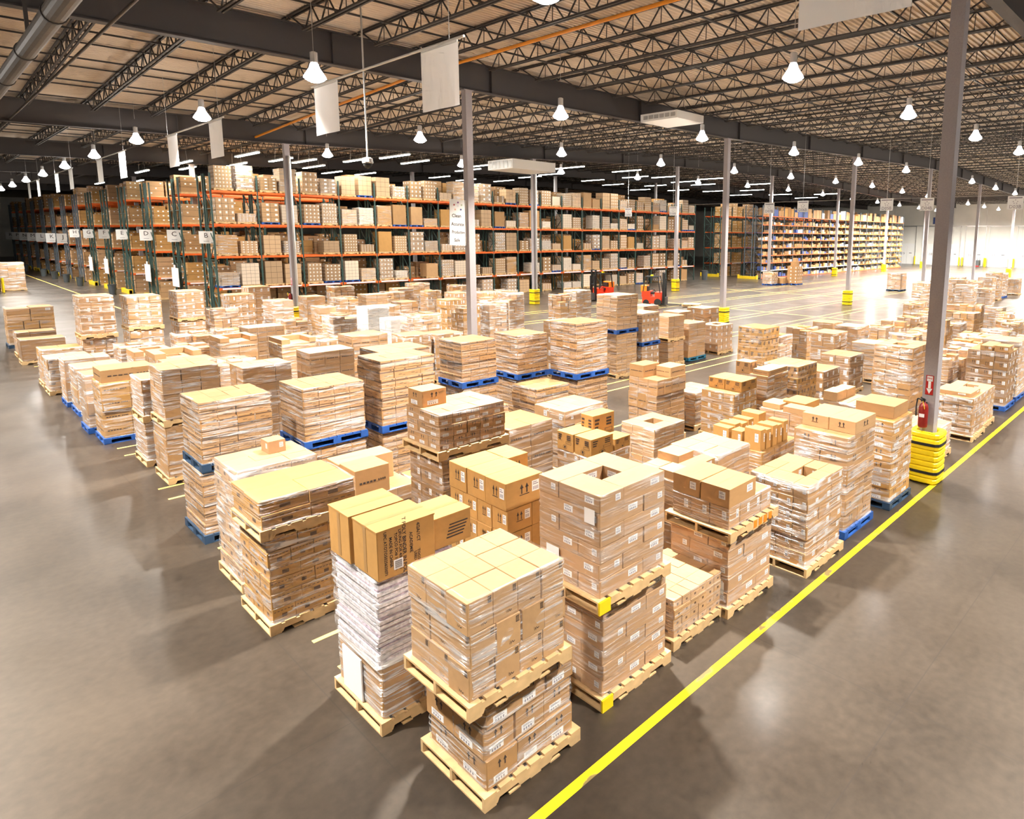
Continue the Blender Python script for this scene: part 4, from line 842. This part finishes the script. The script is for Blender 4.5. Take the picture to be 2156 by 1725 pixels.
# small groups out on the open floor
load(59.2, 33.6, 1.3, 1.15, 0, 1.35, 'label', (3, 3, 4), pal='blue', wrap=2, shade='light', messy=1, label='small filmed load on blue pallet out on the open floor, by shelving')
load(60.6, 33.1, .9, 1.0, 0, .75, 'plain', (2, 2, 2), pal='blue', wrap=0, shade='kraft', label='low carton pile between two loads on the open floor')
load(61.6, 32.1, 1.3, 1.15, 0, 1.9, 'label', (3, 2, 5), pal='blue', wrap=0, shade='kraft', top=((.2, .2, .7, .8, .5, 'plain', 'kraft'), (.35, .3, .6, .7, .85, 'plain', 'light')), label='pyramid-topped carton stack alone on the open floor, by shelving')
load(62.0, 21.8, 1.6, 1.3, 0, 1.65, 'plain', (3, 3, 5), pal='navy', wrap=2, shade='pink', label='single rosy filmed block standing alone on the shiny far floor')
load(5.3, 73, 1.6, 1.5, 0, 2.3, 'plain', (3, 3, 5), wrap=3, shade='light', label='filmed load behind yellow posts across the dark aisle')
for (x, y, n_) in ((5.35, 71.6, 'nearer'), (6.5, 75.2, 'farther')):
    b = MB(); b.tube((x, y, 0), (x, y, 1.15), .085, 14); o = tag(b.build('bollard', M['yellow']), n_ + ' yellow post guarding the load across the dark aisle', 'post', 'yellow posts across the dark aisle')

def mark(i, name, m, x0, y0, z0_, x1, y1, z1_):
    b = MB(); b.box(x0, y0, z0_, x1, y1, z1_); return b.build(name, M[m], LOADS[i][0])
for i in (2, 3): d = LOADS[i]; mark(i, 'painted_end', 'yellow', -d[3] / 2 - .003, -d[4] / 2 - .003, .0, -d[3] / 2 + .16, -d[4] / 2 + .02, .139)
for k in range(4): d = LOADS[6]; mark(6, 'paint_smear', 'forkor', -.05 + .13 * k, -d[4] / 2 - .004, .03, .03 + .13 * k, -d[4] / 2 - .001, .13)
for (i, y, z, w_, h_) in ((3, .12, .30, .2, .2), (3, -.42, .92, .15, .16), (5, -.42, .30, .2, .17)):
    d = LOADS[i]; mark(i, 'packing_slip', 'white', -d[3] / 2 + .035, y, z, -d[3] / 2 + .037, y + w_, z + h_)
# labels for the loads that have none yet: counted along each row, rows counted from the yellow line
rows = sorted(set(round(l[2] / 1.78) for l in LOADS)); RI = {r: i + 1 for i, r in enumerate(rows)}
byrow = {}
for l in LOADS: byrow.setdefault(round(l[2] / 1.78), []).append(l)
SH = dict(kraft='brown', light='pale', gold='golden', dark='dark brown', pink='rosy', whitecard='white')
for r, ls in byrow.items():
    for k, l in enumerate(sorted(ls, key=lambda q: (q[1], q[5]))):
        lab = l[7] or '%s %s carton load, %s from the dark aisle, %s row behind yellow line' % ('tall' if l[6] - l[5] > 1.7 else 'low' if l[6] - l[5] < 1.3 else 'mid-high', SH[l[8]], ordn(k + 1), ordn(RI[r]))
        tag(l[0], lab, 'pallet load', 'pallet loads of cartons on the warehouse floor')

# ------------------------------------------------------------------ pallet racks
LV = [1.62, 3.52, 5.42, 7.36]
def uvbox(name, m):
    """unit block with its own UVs per face, base at z=0"""
    b = MB(); b.box(-.5, -.5, 0, .5, .5, 1); me = b.mesh(name, [m]); uv = me.uv_layers.new(name='UVMap')
    for p in me.polygons:
        for li, c in zip(p.loop_indices, ((0, 0), (1, 0), (1, 1), (0, 1))): pass
        nx, ny, nz = p.normal
        for li in p.loop_indices:
            v = me.vertices[me.loops[li].vertex_index].co
            uv.data[li].uv = (v.y + .5, v.z) if abs(nx) > .5 else ((v.x + .5, v.z) if abs(ny) > .5 else (v.x + .5, v.y + .5))
    return me
BLK = [uvbox('carton_stack', m) for m in STK]
BLKW = [uvbox('carton_stack', M[k]) for k in ('light', 'kraft', 'gold')]
def upright(x, y0, y1, h, t, m):
    b = MB()
    for y in (y0, y1 - .08): b.box(x - .045, y, .02, x + .045, y + .08, h); b.box(x - .09, y - .03, 0, x + .09, y + .11, .02)
    z = .3; k = 0
    while z < h - 1.1: b.bar((x, y0 + .05, z if k % 2 == 0 else z + 1.0), (x, y1 - .05, z + 1.0 if k % 2 == 0 else z), .04); b.bar((x, y0 + .05, z), (x, y1 - .05, z), .035); z += 1.0; k += 1
    b.build('upright_frame', m, t)
def rack(name, label, X0, nb, Yf, double=True, frames_front=True, h=8.35, green='green'):
    t = empty(name, (X0, Yf, 0), label, 'pallet rack', 'orange and green pallet racks')
    D = 1.07
    for i in range(nb + 1): upright(i * 2.5, 0, D, h, t, M[green])
    if double:
        for i in range(nb + 1): upright(i * 2.5, D + .28, 2 * D + .28, h, t, M[green])
    back = MB()
    for z in LV:
        for i in range(nb):
            b = MB(); b.box(i * 2.5 + .05, -.02, z - .13, i * 2.5 + 2.45, .035, z); b.box(i * 2.5 + .04, -.028, z - .19, i * 2.5 + .09, .03, z + .02); b.box(i * 2.5 + 2.41, -.028, z - .19, i * 2.5 + 2.46, .03, z + .02)
            b.build('beam', M['orange'], t)
            back.box(i * 2.5 + .05, D - .06, z - .13, i * 2.5 + 2.45, D, z)
            if double:
                for y in (D + .28, 2 * D + .24): back.box(i * 2.5 + .05, y, z - .13, i * 2.5 + 2.45, y + .05, z)
    o = back.build('beam', M['orange'], t); o['kind'] = 'stuff'
    for i in range(nb):
        b = MB(); b.box(i * 2.5 + .22, -.034, LV[0] - .105, i * 2.5 + 2.28, -.021, LV[0] - .015); b.build('label_strip', M['door'], t)
    return t
rg = random.Random(11)
RX, RY, NB = 12.56, 44.0, 19
RB = rack('pallet_rack', 'long rack row B facing the floor, orange beams and green uprights', RX, NB, RY)
nb_ind = 0
for lv, z in enumerate([0] + LV):
    for b_ in range(NB):
        for s in range(2):
            if rg.random() < (.28 if lv == 0 else .10): continue
            if lv == 0 and b_ < 5: continue
            hmax = 1.15 if lv == 0 else 1.55 if lv < 4 else 1.5
            hh = rg.choice((.75, .95, 1.1, 1.2, 1.3, 1.4)) if rg.random() > .15 else .5
            hh = min(hh, hmax); sx = rg.uniform(1.0, 1.12)
            x = RX + b_ * 2.5 + .68 + s * 1.16
            t = empty('pallet_load', (x, RY + .52, z), 'carton load, %s bay of rack row B, %s, %s half' % (ordn(b_ + 1), 'floor level' if lv == 0 else '%s beam level' % ordn(lv), ('first', 'second')[s]), 'pallet load', 'pallet loads in rack row B')
            put('pallet', PAL['blue' if rg.random() < .12 else 'wood'], t, (-sx / 2, -.52, 0), (sx, 1.0, 1))
            r = rg.random(); me = BLK[rg.randrange(len(BLK))] if r < .85 else BLKW[rg.randrange(3)]
            o = put('carton_stack', me, t, (rg.uniform(-.02, .02), -.04, .14), (sx - rg.uniform(.02, .16), .92, hh))
            if rg.random() < .45: put('stretch_wrap', wrapm(rg.choice((1, 2, 2)), rg.randrange(5)), t, (0, -.04, .1), (sx, .96, hh + .05))
# loads of the rear half and of the rows behind, too many to show singly
def mass_block(name, spots):
    by = {}
    for (x, y, z, sx, sy, h) in spots: by.setdefault(0, []).append((x, y, z, sx, sy, h))
    b = MB(); rr = random.Random(5)
    for (x, y, z, sx, sy, h) in by[0]:
        mi = rr.randrange(4); b.box(x - sx / 2, y - sy / 2, z, x + sx / 2, y + sy / 2, z + .13, 4)
        nz = max(2, int(h / .3))
        b.box(x - sx / 2 + .03, y - sy / 2 + .03, z + .13, x + sx / 2 - .03, y + sy / 2 - .03, z + .13 + h, mi)
        for k in range(1, nz): zz = z + .13 + h * k / nz; b.box(x - sx / 2 + .027, y - sy / 2 + .027, zz - .006, x + sx / 2 - .027, y + sy / 2 - .027, zz + .006, 5)
        for k in range(nz):
            for q in range(3):
                if rr.random() < .6: zz = z + .13 + h * (k + .45) / nz; yy = y + (q - 1) * .28; xx = x + (q - 1) * .3; b.box(x - sx / 2 + .025, yy, zz, x - sx / 2 + .03, yy + .1, zz + .09, 6); b.box(xx, y - sy / 2 + .025, zz, xx + .1, y - sy / 2 + .03, zz + .09, 6)
    o = b.build(name, [M['kraft'], M['light'], M['gold'], M['pink'], M['wood'], M['darkgap'], M['white']]); return o
spots = []
for b_ in range(NB):
    for z in [0] + LV:
        for s in range(2):
            if rg.random() < .72: spots.append((RX + b_ * 2.5 + .68 + s * 1.16, RY + 1.88, z, 1.1, 1.0, rg.uniform(.7, 1.45)))
ROWS_Y = [50.2, 56.8, 63.6, 69.5, 75.4, 81.4, 87.4, 93.6, 99.8, 106.0, 112.2, 118.4, 124.6]
NAMES = 'CDEFGHJKLMNPR'
for k, y in enumerate(ROWS_Y):
    x0 = 12.5 - .12 * k
    rack('pallet_rack', 'end of rack row %s, %s rack behind the long front one' % (NAMES[k], ordn(k + 1)), x0, 4 if k < 3 else 3, y, True, green='green' if k < 5 else 'greyblue')
    for b_ in range(4 if k < 3 else 3):
        for z in [0] + LV:
            for s in range(2):
                for dy in (.52, 1.88):
                    if rg.random() < .88: spots.append((x0 + b_ * 2.5 + .68 + s * 1.16, y + dy, z, 1.1, 1.0, rg.uniform(.8, 1.5)))
o = mass_block('racked_carton_loads', spots); tag(o, 'pallet loads filling the rack rows behind and beyond the long front rack', 'racked loads', None, 'stuff')
# aisle signs at the rack ends
def aisle_sign(letter, x, y, z, s=.62):
    t = empty('aisle_sign', (x, y, z), 'white square sign lettered %s at a rack end' % letter, 'aisle sign', 'lettered rack-end signs')
    b = MB(); b.box(-s / 2, -.012, -s / 2, s / 2, .012, s / 2); b.build('plate', M['door'], t)
    text('lettering', letter, s * .55, M['ink'], t, (0, -.015, s * .14), '-Y')
    b = MB(); b.box(-s * .2, -.014, -s * .33, s * .2, -.0125, -s * .30); b.build('fine_print', M['blueink'], t)
    b = MB(); b.bar((s * .4, .02, s * .3), (s * .9, .02, s * .3), .03); b.bar((s * .4, .02, -s * .3), (s * .9, .02, -s * .3), .03); b.build('bracket', M['steel'], t)
aisle_sign('B', 12.30, RY + .6, 4.62, .72)
for k, y in enumerate(ROWS_Y): aisle_sign(NAMES[k], 12.2 - .12 * k, y + .6, 4.66 if k < 6 else 4.1, .78 if k < 6 else 1.0)
for k, y in enumerate(ROWS_Y):
    x0 = 12.3 - .12 * k
    t = empty('rack_end_guard', (x0, y, 0), 'yellow floor guard at the end of rack row %s' % NAMES[k], 'rack guard', 'yellow rack-end guards')
    b = MB(); b.box(-.12, -.1, 0, .06, 2.5, .3); b.build('rail', M['yellowp'], t)
    for yy in (-.1, 2.4): b = MB(); b.box(-.16, yy, 0, .10, yy + .12, .38); b.build('foot_post', M['yellowp'], t)
    if k in (0, 1, 3, 4):
        t = empty('notice_board', (x0 - .05, y + .9, 1.3), 'white notice board on the end of rack row %s' % NAMES[k], 'notice board', 'rack-end notice boards')
        b = MB(); b.box(-.02, -.3, 0, .02, 1.15, 1.25); b.build('board', M['door'], t); b = MB(); b.box(-.03, .3, 1.25, .02, .55, 1.45); b.build('holder', M['white'], t)
    if k in (2, 4, 5, 6, 7, 9):
        t = empty('waste_bin', (x0 - 1.1, y + .4, 0), 'dark grey round waste bin beside rack row %s' % NAMES[k], 'waste bin', 'grey waste bins at the rack ends')
        b = MB(); b.lathe([(.22, 0), (.28, .72), (.30, .74), (.30, .79), (.26, .79), (.25, .70)], 18); b.build('tub', M['greytub'], t)
        b = MB(); b.lathe([(.262, .70), (.285, .805), (.24, .81), (.2, .70)], 18); b.build('bag_liner', M['black'], t)
# racks beyond the cross aisle
RC2 = rack('pallet_rack', 'rack beyond the cross aisle, second back, ending in braced green uprights', 67.2, 16, 45.4)
spots = []
for b_ in range(16):
    for z in [0] + LV:
        for s in range(2):
            if rg.random() < .9: spots.append((67.2 + b_ * 2.5 + .68 + s * 1.16, 45.92, z, 1.1, 1.0, rg.uniform(.8, 1.5)))
tag(mass_block('racked_carton_loads', spots), 'pallet loads filling the rack beyond the cross aisle', 'racked loads', None, 'stuff')
for (x, y, l) in ((66.7, 45.3, 'behind the shelving end'), (66.4, 39.7, 'at the shelving end')):
    t = empty('rack_end_guard', (x, y, 0), 'long yellow floor guard ' + l + ', by the open floor', 'rack guard', 'yellow rack-end guards')
    b = MB(); b.box(-.1, 0, 0, .1, 2.4, .32); b.build('rail', M['yellowp'], t)
    for yy in (-.1, 2.4): b = MB(); b.box(-.14, yy, 0, .14, yy + .12, .45); b.build('foot_post', M['yellowp'], t)
t = empty('waste_bin', (61.0, 43.2, 0), 'dark bin at the far end of the long rack', 'waste bin', 'grey waste bins at the rack ends')
b = MB(); b.lathe([(.30, 0), (.36, 1.0), (.38, 1.05), (.30, 1.05)], 18); b.build('tub', M['greytub'], t)
# small-box shelving, nine levels, 18 bays
SX, SY, SB = 67.2, 39.6, 18
SL = [.12, .98, 1.86, 2.74, 3.62, 4.50, 5.38, 6.30, 7.30]
t = empty('shelving_rack', (SX, SY, 0), 'long nine-level shelving of small boxes beyond the open floor', 'shelving')
for i in range(SB + 1):
    upright(i * 2.5, 0, 1.07, 8.5, t, M['greyblue']); upright(i * 2.5, 1.3, 2.37, 8.5, t, M['greyblue'])
rest = MB(); dk = MB()
for li, z in enumerate(SL):
    for i in range(SB):
        if i < 11 and li > 0:
            b = MB(); b.box(i * 2.5 + .05, -.03, z - .1, i * 2.5 + 2.45, .03, z); b.build('beam', M['orange' if li != 1 else 'door'] if li != 2 else M['orange'], t)
        else: rest.box(i * 2.5 + .05, -.03, z - .1, i * 2.5 + 2.45, .03, z)
    b = MB(); b.box(.05, .03, z - .03, SB * 2.5 - .05, 2.37, z); b.build('shelf_deck', M['shelfblue'] if li % 2 == 0 else M['steel'], t)
rest.build('beam', M['orange'], t)['kind'] = 'stuff'
SMALL = [uvbox('small_carton', M[k]) for k in ('light', 'kraft', 'gold', 'white', 'dark')] + [uvbox('small_carton', M['shelfblue'])]
cnt = 0; rest = MB(); nbay = {}
for i in range(SB):
    for li, z in enumerate(SL):
        x = i * 2.5 + .12; k = 0
        while x < 2.5 * i + 2.3:
            wd = rg.uniform(.22, .6)
            if rg.random() < .78:
                hh = rg.uniform(.18, .5) if li < 8 else rg.uniform(.6, 1.2)
                if li == 8: wd = rg.uniform(.7, 1.1)
                wd = min(wd, 2.5 * i + 2.42 - x)
                if cnt < 300 and wd > .12:
                    o = put('small_carton', SMALL[rg.choice((0, 0, 1, 1, 2, 3, 4, 5))], None, (SX + x + wd / 2, SY + .34, z), (wd * .94, .55, hh)); k += 1; cnt += 1
                    tag(o, 'box number %s along, shelving bay %s, %s shelf up' % (ordn(k), ordn(i + 1), ordn(li + 1)), 'box', 'small boxes on the long shelving')
                elif wd > .12: rest.box(SX + x, SY + .07, z, SX + x + wd * .94, SY + .62, z + hh, rg.choice((0, 0, 1, 1, 2, 3, 4)))
            x += wd + rg.uniform(.01, .08)
o = rest.build('small_boxes', [M['light'], M['kraft'], M['gold'], M['white'], M['dark']]); tag(o, 'the rest of the small boxes on the far bays of the long shelving', 'boxes', None, 'stuff')

# ------------------------------------------------------------------ dock wall fittings
DY = [(45.6, 42.9), (40.6, 38.0), (37.4, 35.2), (34.0, 31.1), (30.2, 27.3), (25.9, 23.2), (21.9, 19.2), (17.9, 15.2), (13.9, 11.2)]
for k, (ya, yb) in enumerate(DY):
    d = empty('door_%d' % (k + 1), (XE - .06, yb, 0)); d['kind'] = 'structure'
    b = MB(); b.box(0, 0, 0, .06, (ya - yb) / 2 - .02, 3.8); b.box(0, (ya - yb) / 2 + .02, 0, .06, ya - yb, 3.8); b.build('door_panel', M['door'], d)
    b = MB()
    for yy in (-.25, ya - yb + .15): b.box(-.1, yy, 0, .02, yy + .1, 7.0)
    b.box(-.1, -.25, 6.9, .02, ya - yb + .25, 7.0); b.build('door_track', M['galv'], d)
    b = MB(); b.box(-.02, (ya - yb) * .16, 1.98, 0, (ya - yb) * .34, 2.08); b.build('door_handle', M['ink'], d)
    text('door_number', '1%d' % (9 - k) if k < 9 else '9', .7, M['blueink'], d, (-.02, (ya - yb) * .75, 1.9), '-X')
    for s, yy in ((0, ya + .35), (1, yb - .35)):
        b = MB(); b.tube((XE - .55, yy, 0), (XE - .55, yy, 1.5), .13, 12)
        tag(b.build('bollard', M['yellow']), 'yellow dock bollard, %s side of the %s dock door' % (('far', 'near')[s], ordn(k + 1)), 'bollard', 'yellow bollards at the dock doors')
b = MB(); b.box(XE - .05, 37.7, 7.4, XE, 39.9, 8.6); tag(b.build('wall_sign', M['shelfblue']), 'small dark blue sign high on the dock wall', 'sign')
t = empty('floor_scrubber', (XE - 2.2, 31.2, 0), 'small dark floor machine parked by the dock doors', 'floor machine')
b = MB(); b.box(0, 0, .15, 1.2, .8, 1.1); b.build('body', M['greytub'], t)
b = MB(); b.box(-.15, -.05, 0, .2, .85, .18); b.build('brush_deck', M['red'], t)
b = MB(); b.bar((1.15, .2, 1.0), (1.45, .2, 1.5), .05); b.bar((1.15, .6, 1.0), (1.45, .6, 1.5), .05); b.bar((1.45, .15, 1.5), (1.45, .65, 1.5), .05); b.build('handle', M['steel'], t)
# hanging dock signs
for (y, tx, x) in ((8.1, 'D03B', 38.6), (12.3, 'D04B', 38.2), (14.2, 'D05B', 37.4), (19.2, 'D06B', 37.2), (22.2, 'D07B', 38.4), (31, 'D08B', 39.5), (36, 'D09B', 40)):
    t = empty('hanging_sign', (x, y, 6.45), 'small white hanging sign reading %s above the open floor' % tx, 'hanging sign', 'hanging dock lane signs')
    b = MB(); b.box(-.01, -.36, 0, .01, .36, .68); b.build('plate', M['door'], t)
    text('lettering', tx, .24, M['blueink'], t, (-.014, 0, .13), '-X')
    b = MB(); b.box(-.013, -.3, .56, -.011, .3, .61)
    for (q, z) in ((0, .46), (-.1, .38), (.1, .38), (-.06, .29), (.06, .29)): b.box(-.013, q - .02, z, -.011, q + .02, z + .04)
    b.build('emblem', M['blueink'], t)
    b = MB(); b.bar((0, 0, .68), (0, 0, zb(x, y) + 1.1 - 6.45), .012); b.build('wire', M['galv'], t)
b = MB(); b.tube((38.2, 7, 7.15), (38.2, 37, 7.15), .012, 6); tag(b.build('sign_wire', M['galv']), 'thin taut wire carrying the dock lane signs', 'wire')

# ------------------------------------------------------------------ column signs and extinguishers
t = empty('column_sign', (13.05, 20.19, 4.58), 'white sign reading Clean Accurate Productive Safe on a column', 'sign'); t.rotation_euler.y = .035
b = MB(); b.box(0, -.012, 0, .70, .012, 1.60); b.build('panel', M['door'], t)
for k, (tx, z) in enumerate((('Clean', 1.03), ('Accurate', .74), ('Productive', .46), ('Safe', .18))):
    text('lettering', tx, .165, M['ink'], t, ((.27, .32, .35, .30)[k], -.016, z), '-Y', 0, True, (1, .85, .74, .9)[k])
dots = [(.46, 1.50, (.22, .08, .30)), (.30, 1.42, (.45, .52, .35)), (.33, 1.26, (.12, .13, .35)), (.58, 1.25, (.80, .50, .35)), (.63, 1.41, (.55, .12, .12))]
for (y, z, c) in dots:
    m = mat('dot', c, .5); b = MB(); b.tube((.75 - y * .92, -.018, z), (.75 - y * .92, -.012, z), .032, 14); b.build('emblem', m, t)
b = MB(); b.tube((.33, -.018, 1.38), (.33, -.012, 1.38), .04, 14); b.build('emblem', mat('dot', (.72, .75, .78), .5), t)
b = MB()
for z in (.06, 1.55): b.bar((.66, -.02, z), (.74, -.02, z), .02)
b.build('bracket', M['galv'], t)
def fire_point(x, y, s, zsign, zext, lab):
    t = empty('fire_sign', (x - .135, y, zsign), 'red and white FIRE arrow sign on ' + lab, 'sign', 'fire arrow signs on columns')
    b = MB(); b.box(-.004, -.075, 0, 0, .075, .40); b.build('plate', M['red'], t)
    b = MB(); b.box(-.006, -.055, .28, -.0042, .055, .385); b.quad([(-.006, .026, .12), (-.006, -.026, .12), (-.006, -.026, .29), (-.006, .026, .29)]); b.quad([(-.006, .058, .13), (-.006, 0, .02), (-.006, -.058, .13)]); b.build('arrow', M['door'], t)
    text('lettering', 'FIRE', .052, M['red'], t, (-.008, 0, .335), '-X', 0, True)
    t = empty('fire_extinguisher', (x - .24, y + .05, zext), 'red fire extinguisher with a yellow tag hung on ' + lab, 'fire extinguisher', 'fire extinguishers on columns')
    b = MB(); b.lathe([(.085, 0), (.092, .02), (.092, .40), (.075, .47), (.03, .51), (.028, .54)], 20); b.build('cylinder', M['ext'], t, True)
    b = MB(); b.box(-.03, -.025, .53, .03, .025, .58); b.bar((0, 0, .58), (-.12, .02, .62), .025); b.bar((0, 0, .55), (-.11, .02, .56), .02); b.build('handle', M['black'], t)
    b = MB(); p = [(.0, .03, .55), (-.02, .12, .58), (-.05, .13, .42), (-.06, .12, .22)]
    for q, r in zip(p, p[1:]): b.tube(q, r, .014, 8)
    b.build('hose', M['black'], t)
    b = MB(); b.box(-.096, -.05, .22, -.090, .05, .29); b.build('label_plate', M['white'], t)
    b = MB(); b.bar((-.10, -.05, .40), (-.11, -.01, .56), .055, 0, .004); b.build('inspection_tag', M['yellowp'], t)
    b = MB(); b.box(.09, -.03, .1, .115, .03, .5); b.build('bracket', M['steel'], t)
fire_point(CX0, CY0, 1, 1.83, 1.17, 'the big near column')
fire_point(CX0, CY0 + 2 * PY, 1, 2.2, 1.25, 'the downpipe column by the rack')

# ------------------------------------------------------------------ forklifts
def forklift(x, y, rz, label):
    t = empty('forklift', (x, y, 0), label, 'forklift', 'red and orange forklifts on the open floor', rz)
    b = MB(); b.box(-1.0, -.52, .18, .35, .52, .62); b.box(-1.05, -.50, .62, -.45, .50, 1.02); b.box(-.1, -.50, .62, .35, .50, .95); b.build('body', M['forkred'], t)
    b = MB(); b.box(-1.12, -.46, .95, -.72, .46, 1.42); b.build('rear_cowl', M['forkor'], t)
    b = MB(); b.box(-.68, -.28, .80, -.25, .28, .94); b.box(-.72, -.28, .9, -.6, .28, 1.35); b.build('seat', M['black'], t)
    b = MB()
    for yy in (-.48, .48):
        b.bar((-.95, yy, 1.0), (-.80, yy, 2.05), .06); b.bar((.28, yy, .9), (.12, yy, 2.05), .06); b.bar((-.82, yy, 2.05), (.14, yy, 2.05), .06)
    for i in range(6): b.bar((-.8 + .18 * i, -.48, 2.06), (-.8 + .18 * i, .48, 2.06), .04)
    b.build('overhead_guard', M['black'], t)
    b = MB(); b.box(-.5, -.08, 2.09, -.32, .08, 2.18); b.build('beacon', M['yellow'], t)
    b = MB()
    for yy in (-.32, .24): b.box(.40, yy, .06, .52, yy + .08, 2.35); b.box(.53, yy + .01, .06, .61, yy + .07, 1.9)
    for z in (.4, 1.2, 2.28): b.box(.40, -.32, z, .50, .32, z + .08)
    b.build('mast', M['black'], t)
    b = MB(); b.box(.62, -.45, .12, .67, .45, .62); b.build('carriage', M['steel'], t)
    for yy in (-.32, .20):
        b = MB(); b.box(.67, yy, .06, 1.80, yy + .12, .105); b.box(.64, yy, .06, .69, yy + .12, .6); b.build('fork', M['steel'], t)
    for (wx, r) in ((-.72, .22), (.12, .26)):
        for yy in (-.55, .43): b = MB(); b.tube((wx, yy, r), (wx, yy + .12, r), r, 18); b.build('wheel', M['black'], t)
    b = MB(); b.tube((-.12, 0, .95), (-.28, 0, 1.15), .02, 8); b.lathe([(.16, 1.15), (.17, 1.17), (.13, 1.18)], 14, 0, 0, True, (-.3, 0)); b.build('steering_wheel', M['black'], t)
    return t
forklift(35.6, 35.0, math.radians(168), 'red and orange forklift in front of the rack, behind wrapped loads')
forklift(36.2, 29.7, math.radians(-62), 'red and orange forklift beside the yellow-guarded column on open floor')
t = empty('empty_pallet', (37.2, 27.4, .07), 'flat pale wood pallet on the forks of the nearer forklift', 'pallet')
put('deck', PAL['wood'], t, (-.6, -.6, 0), (1.2, 1.2, 1)); t.rotation_euler.z = math.radians(28)
t = empty('empty_pallet', (43.3, 44.0, 0), 'loose wood pallet on the floor under the long rack', 'pallet'); put('deck', PAL['wood'], t, (-.5, -.4, 0), (1.0, 1.1, 1))
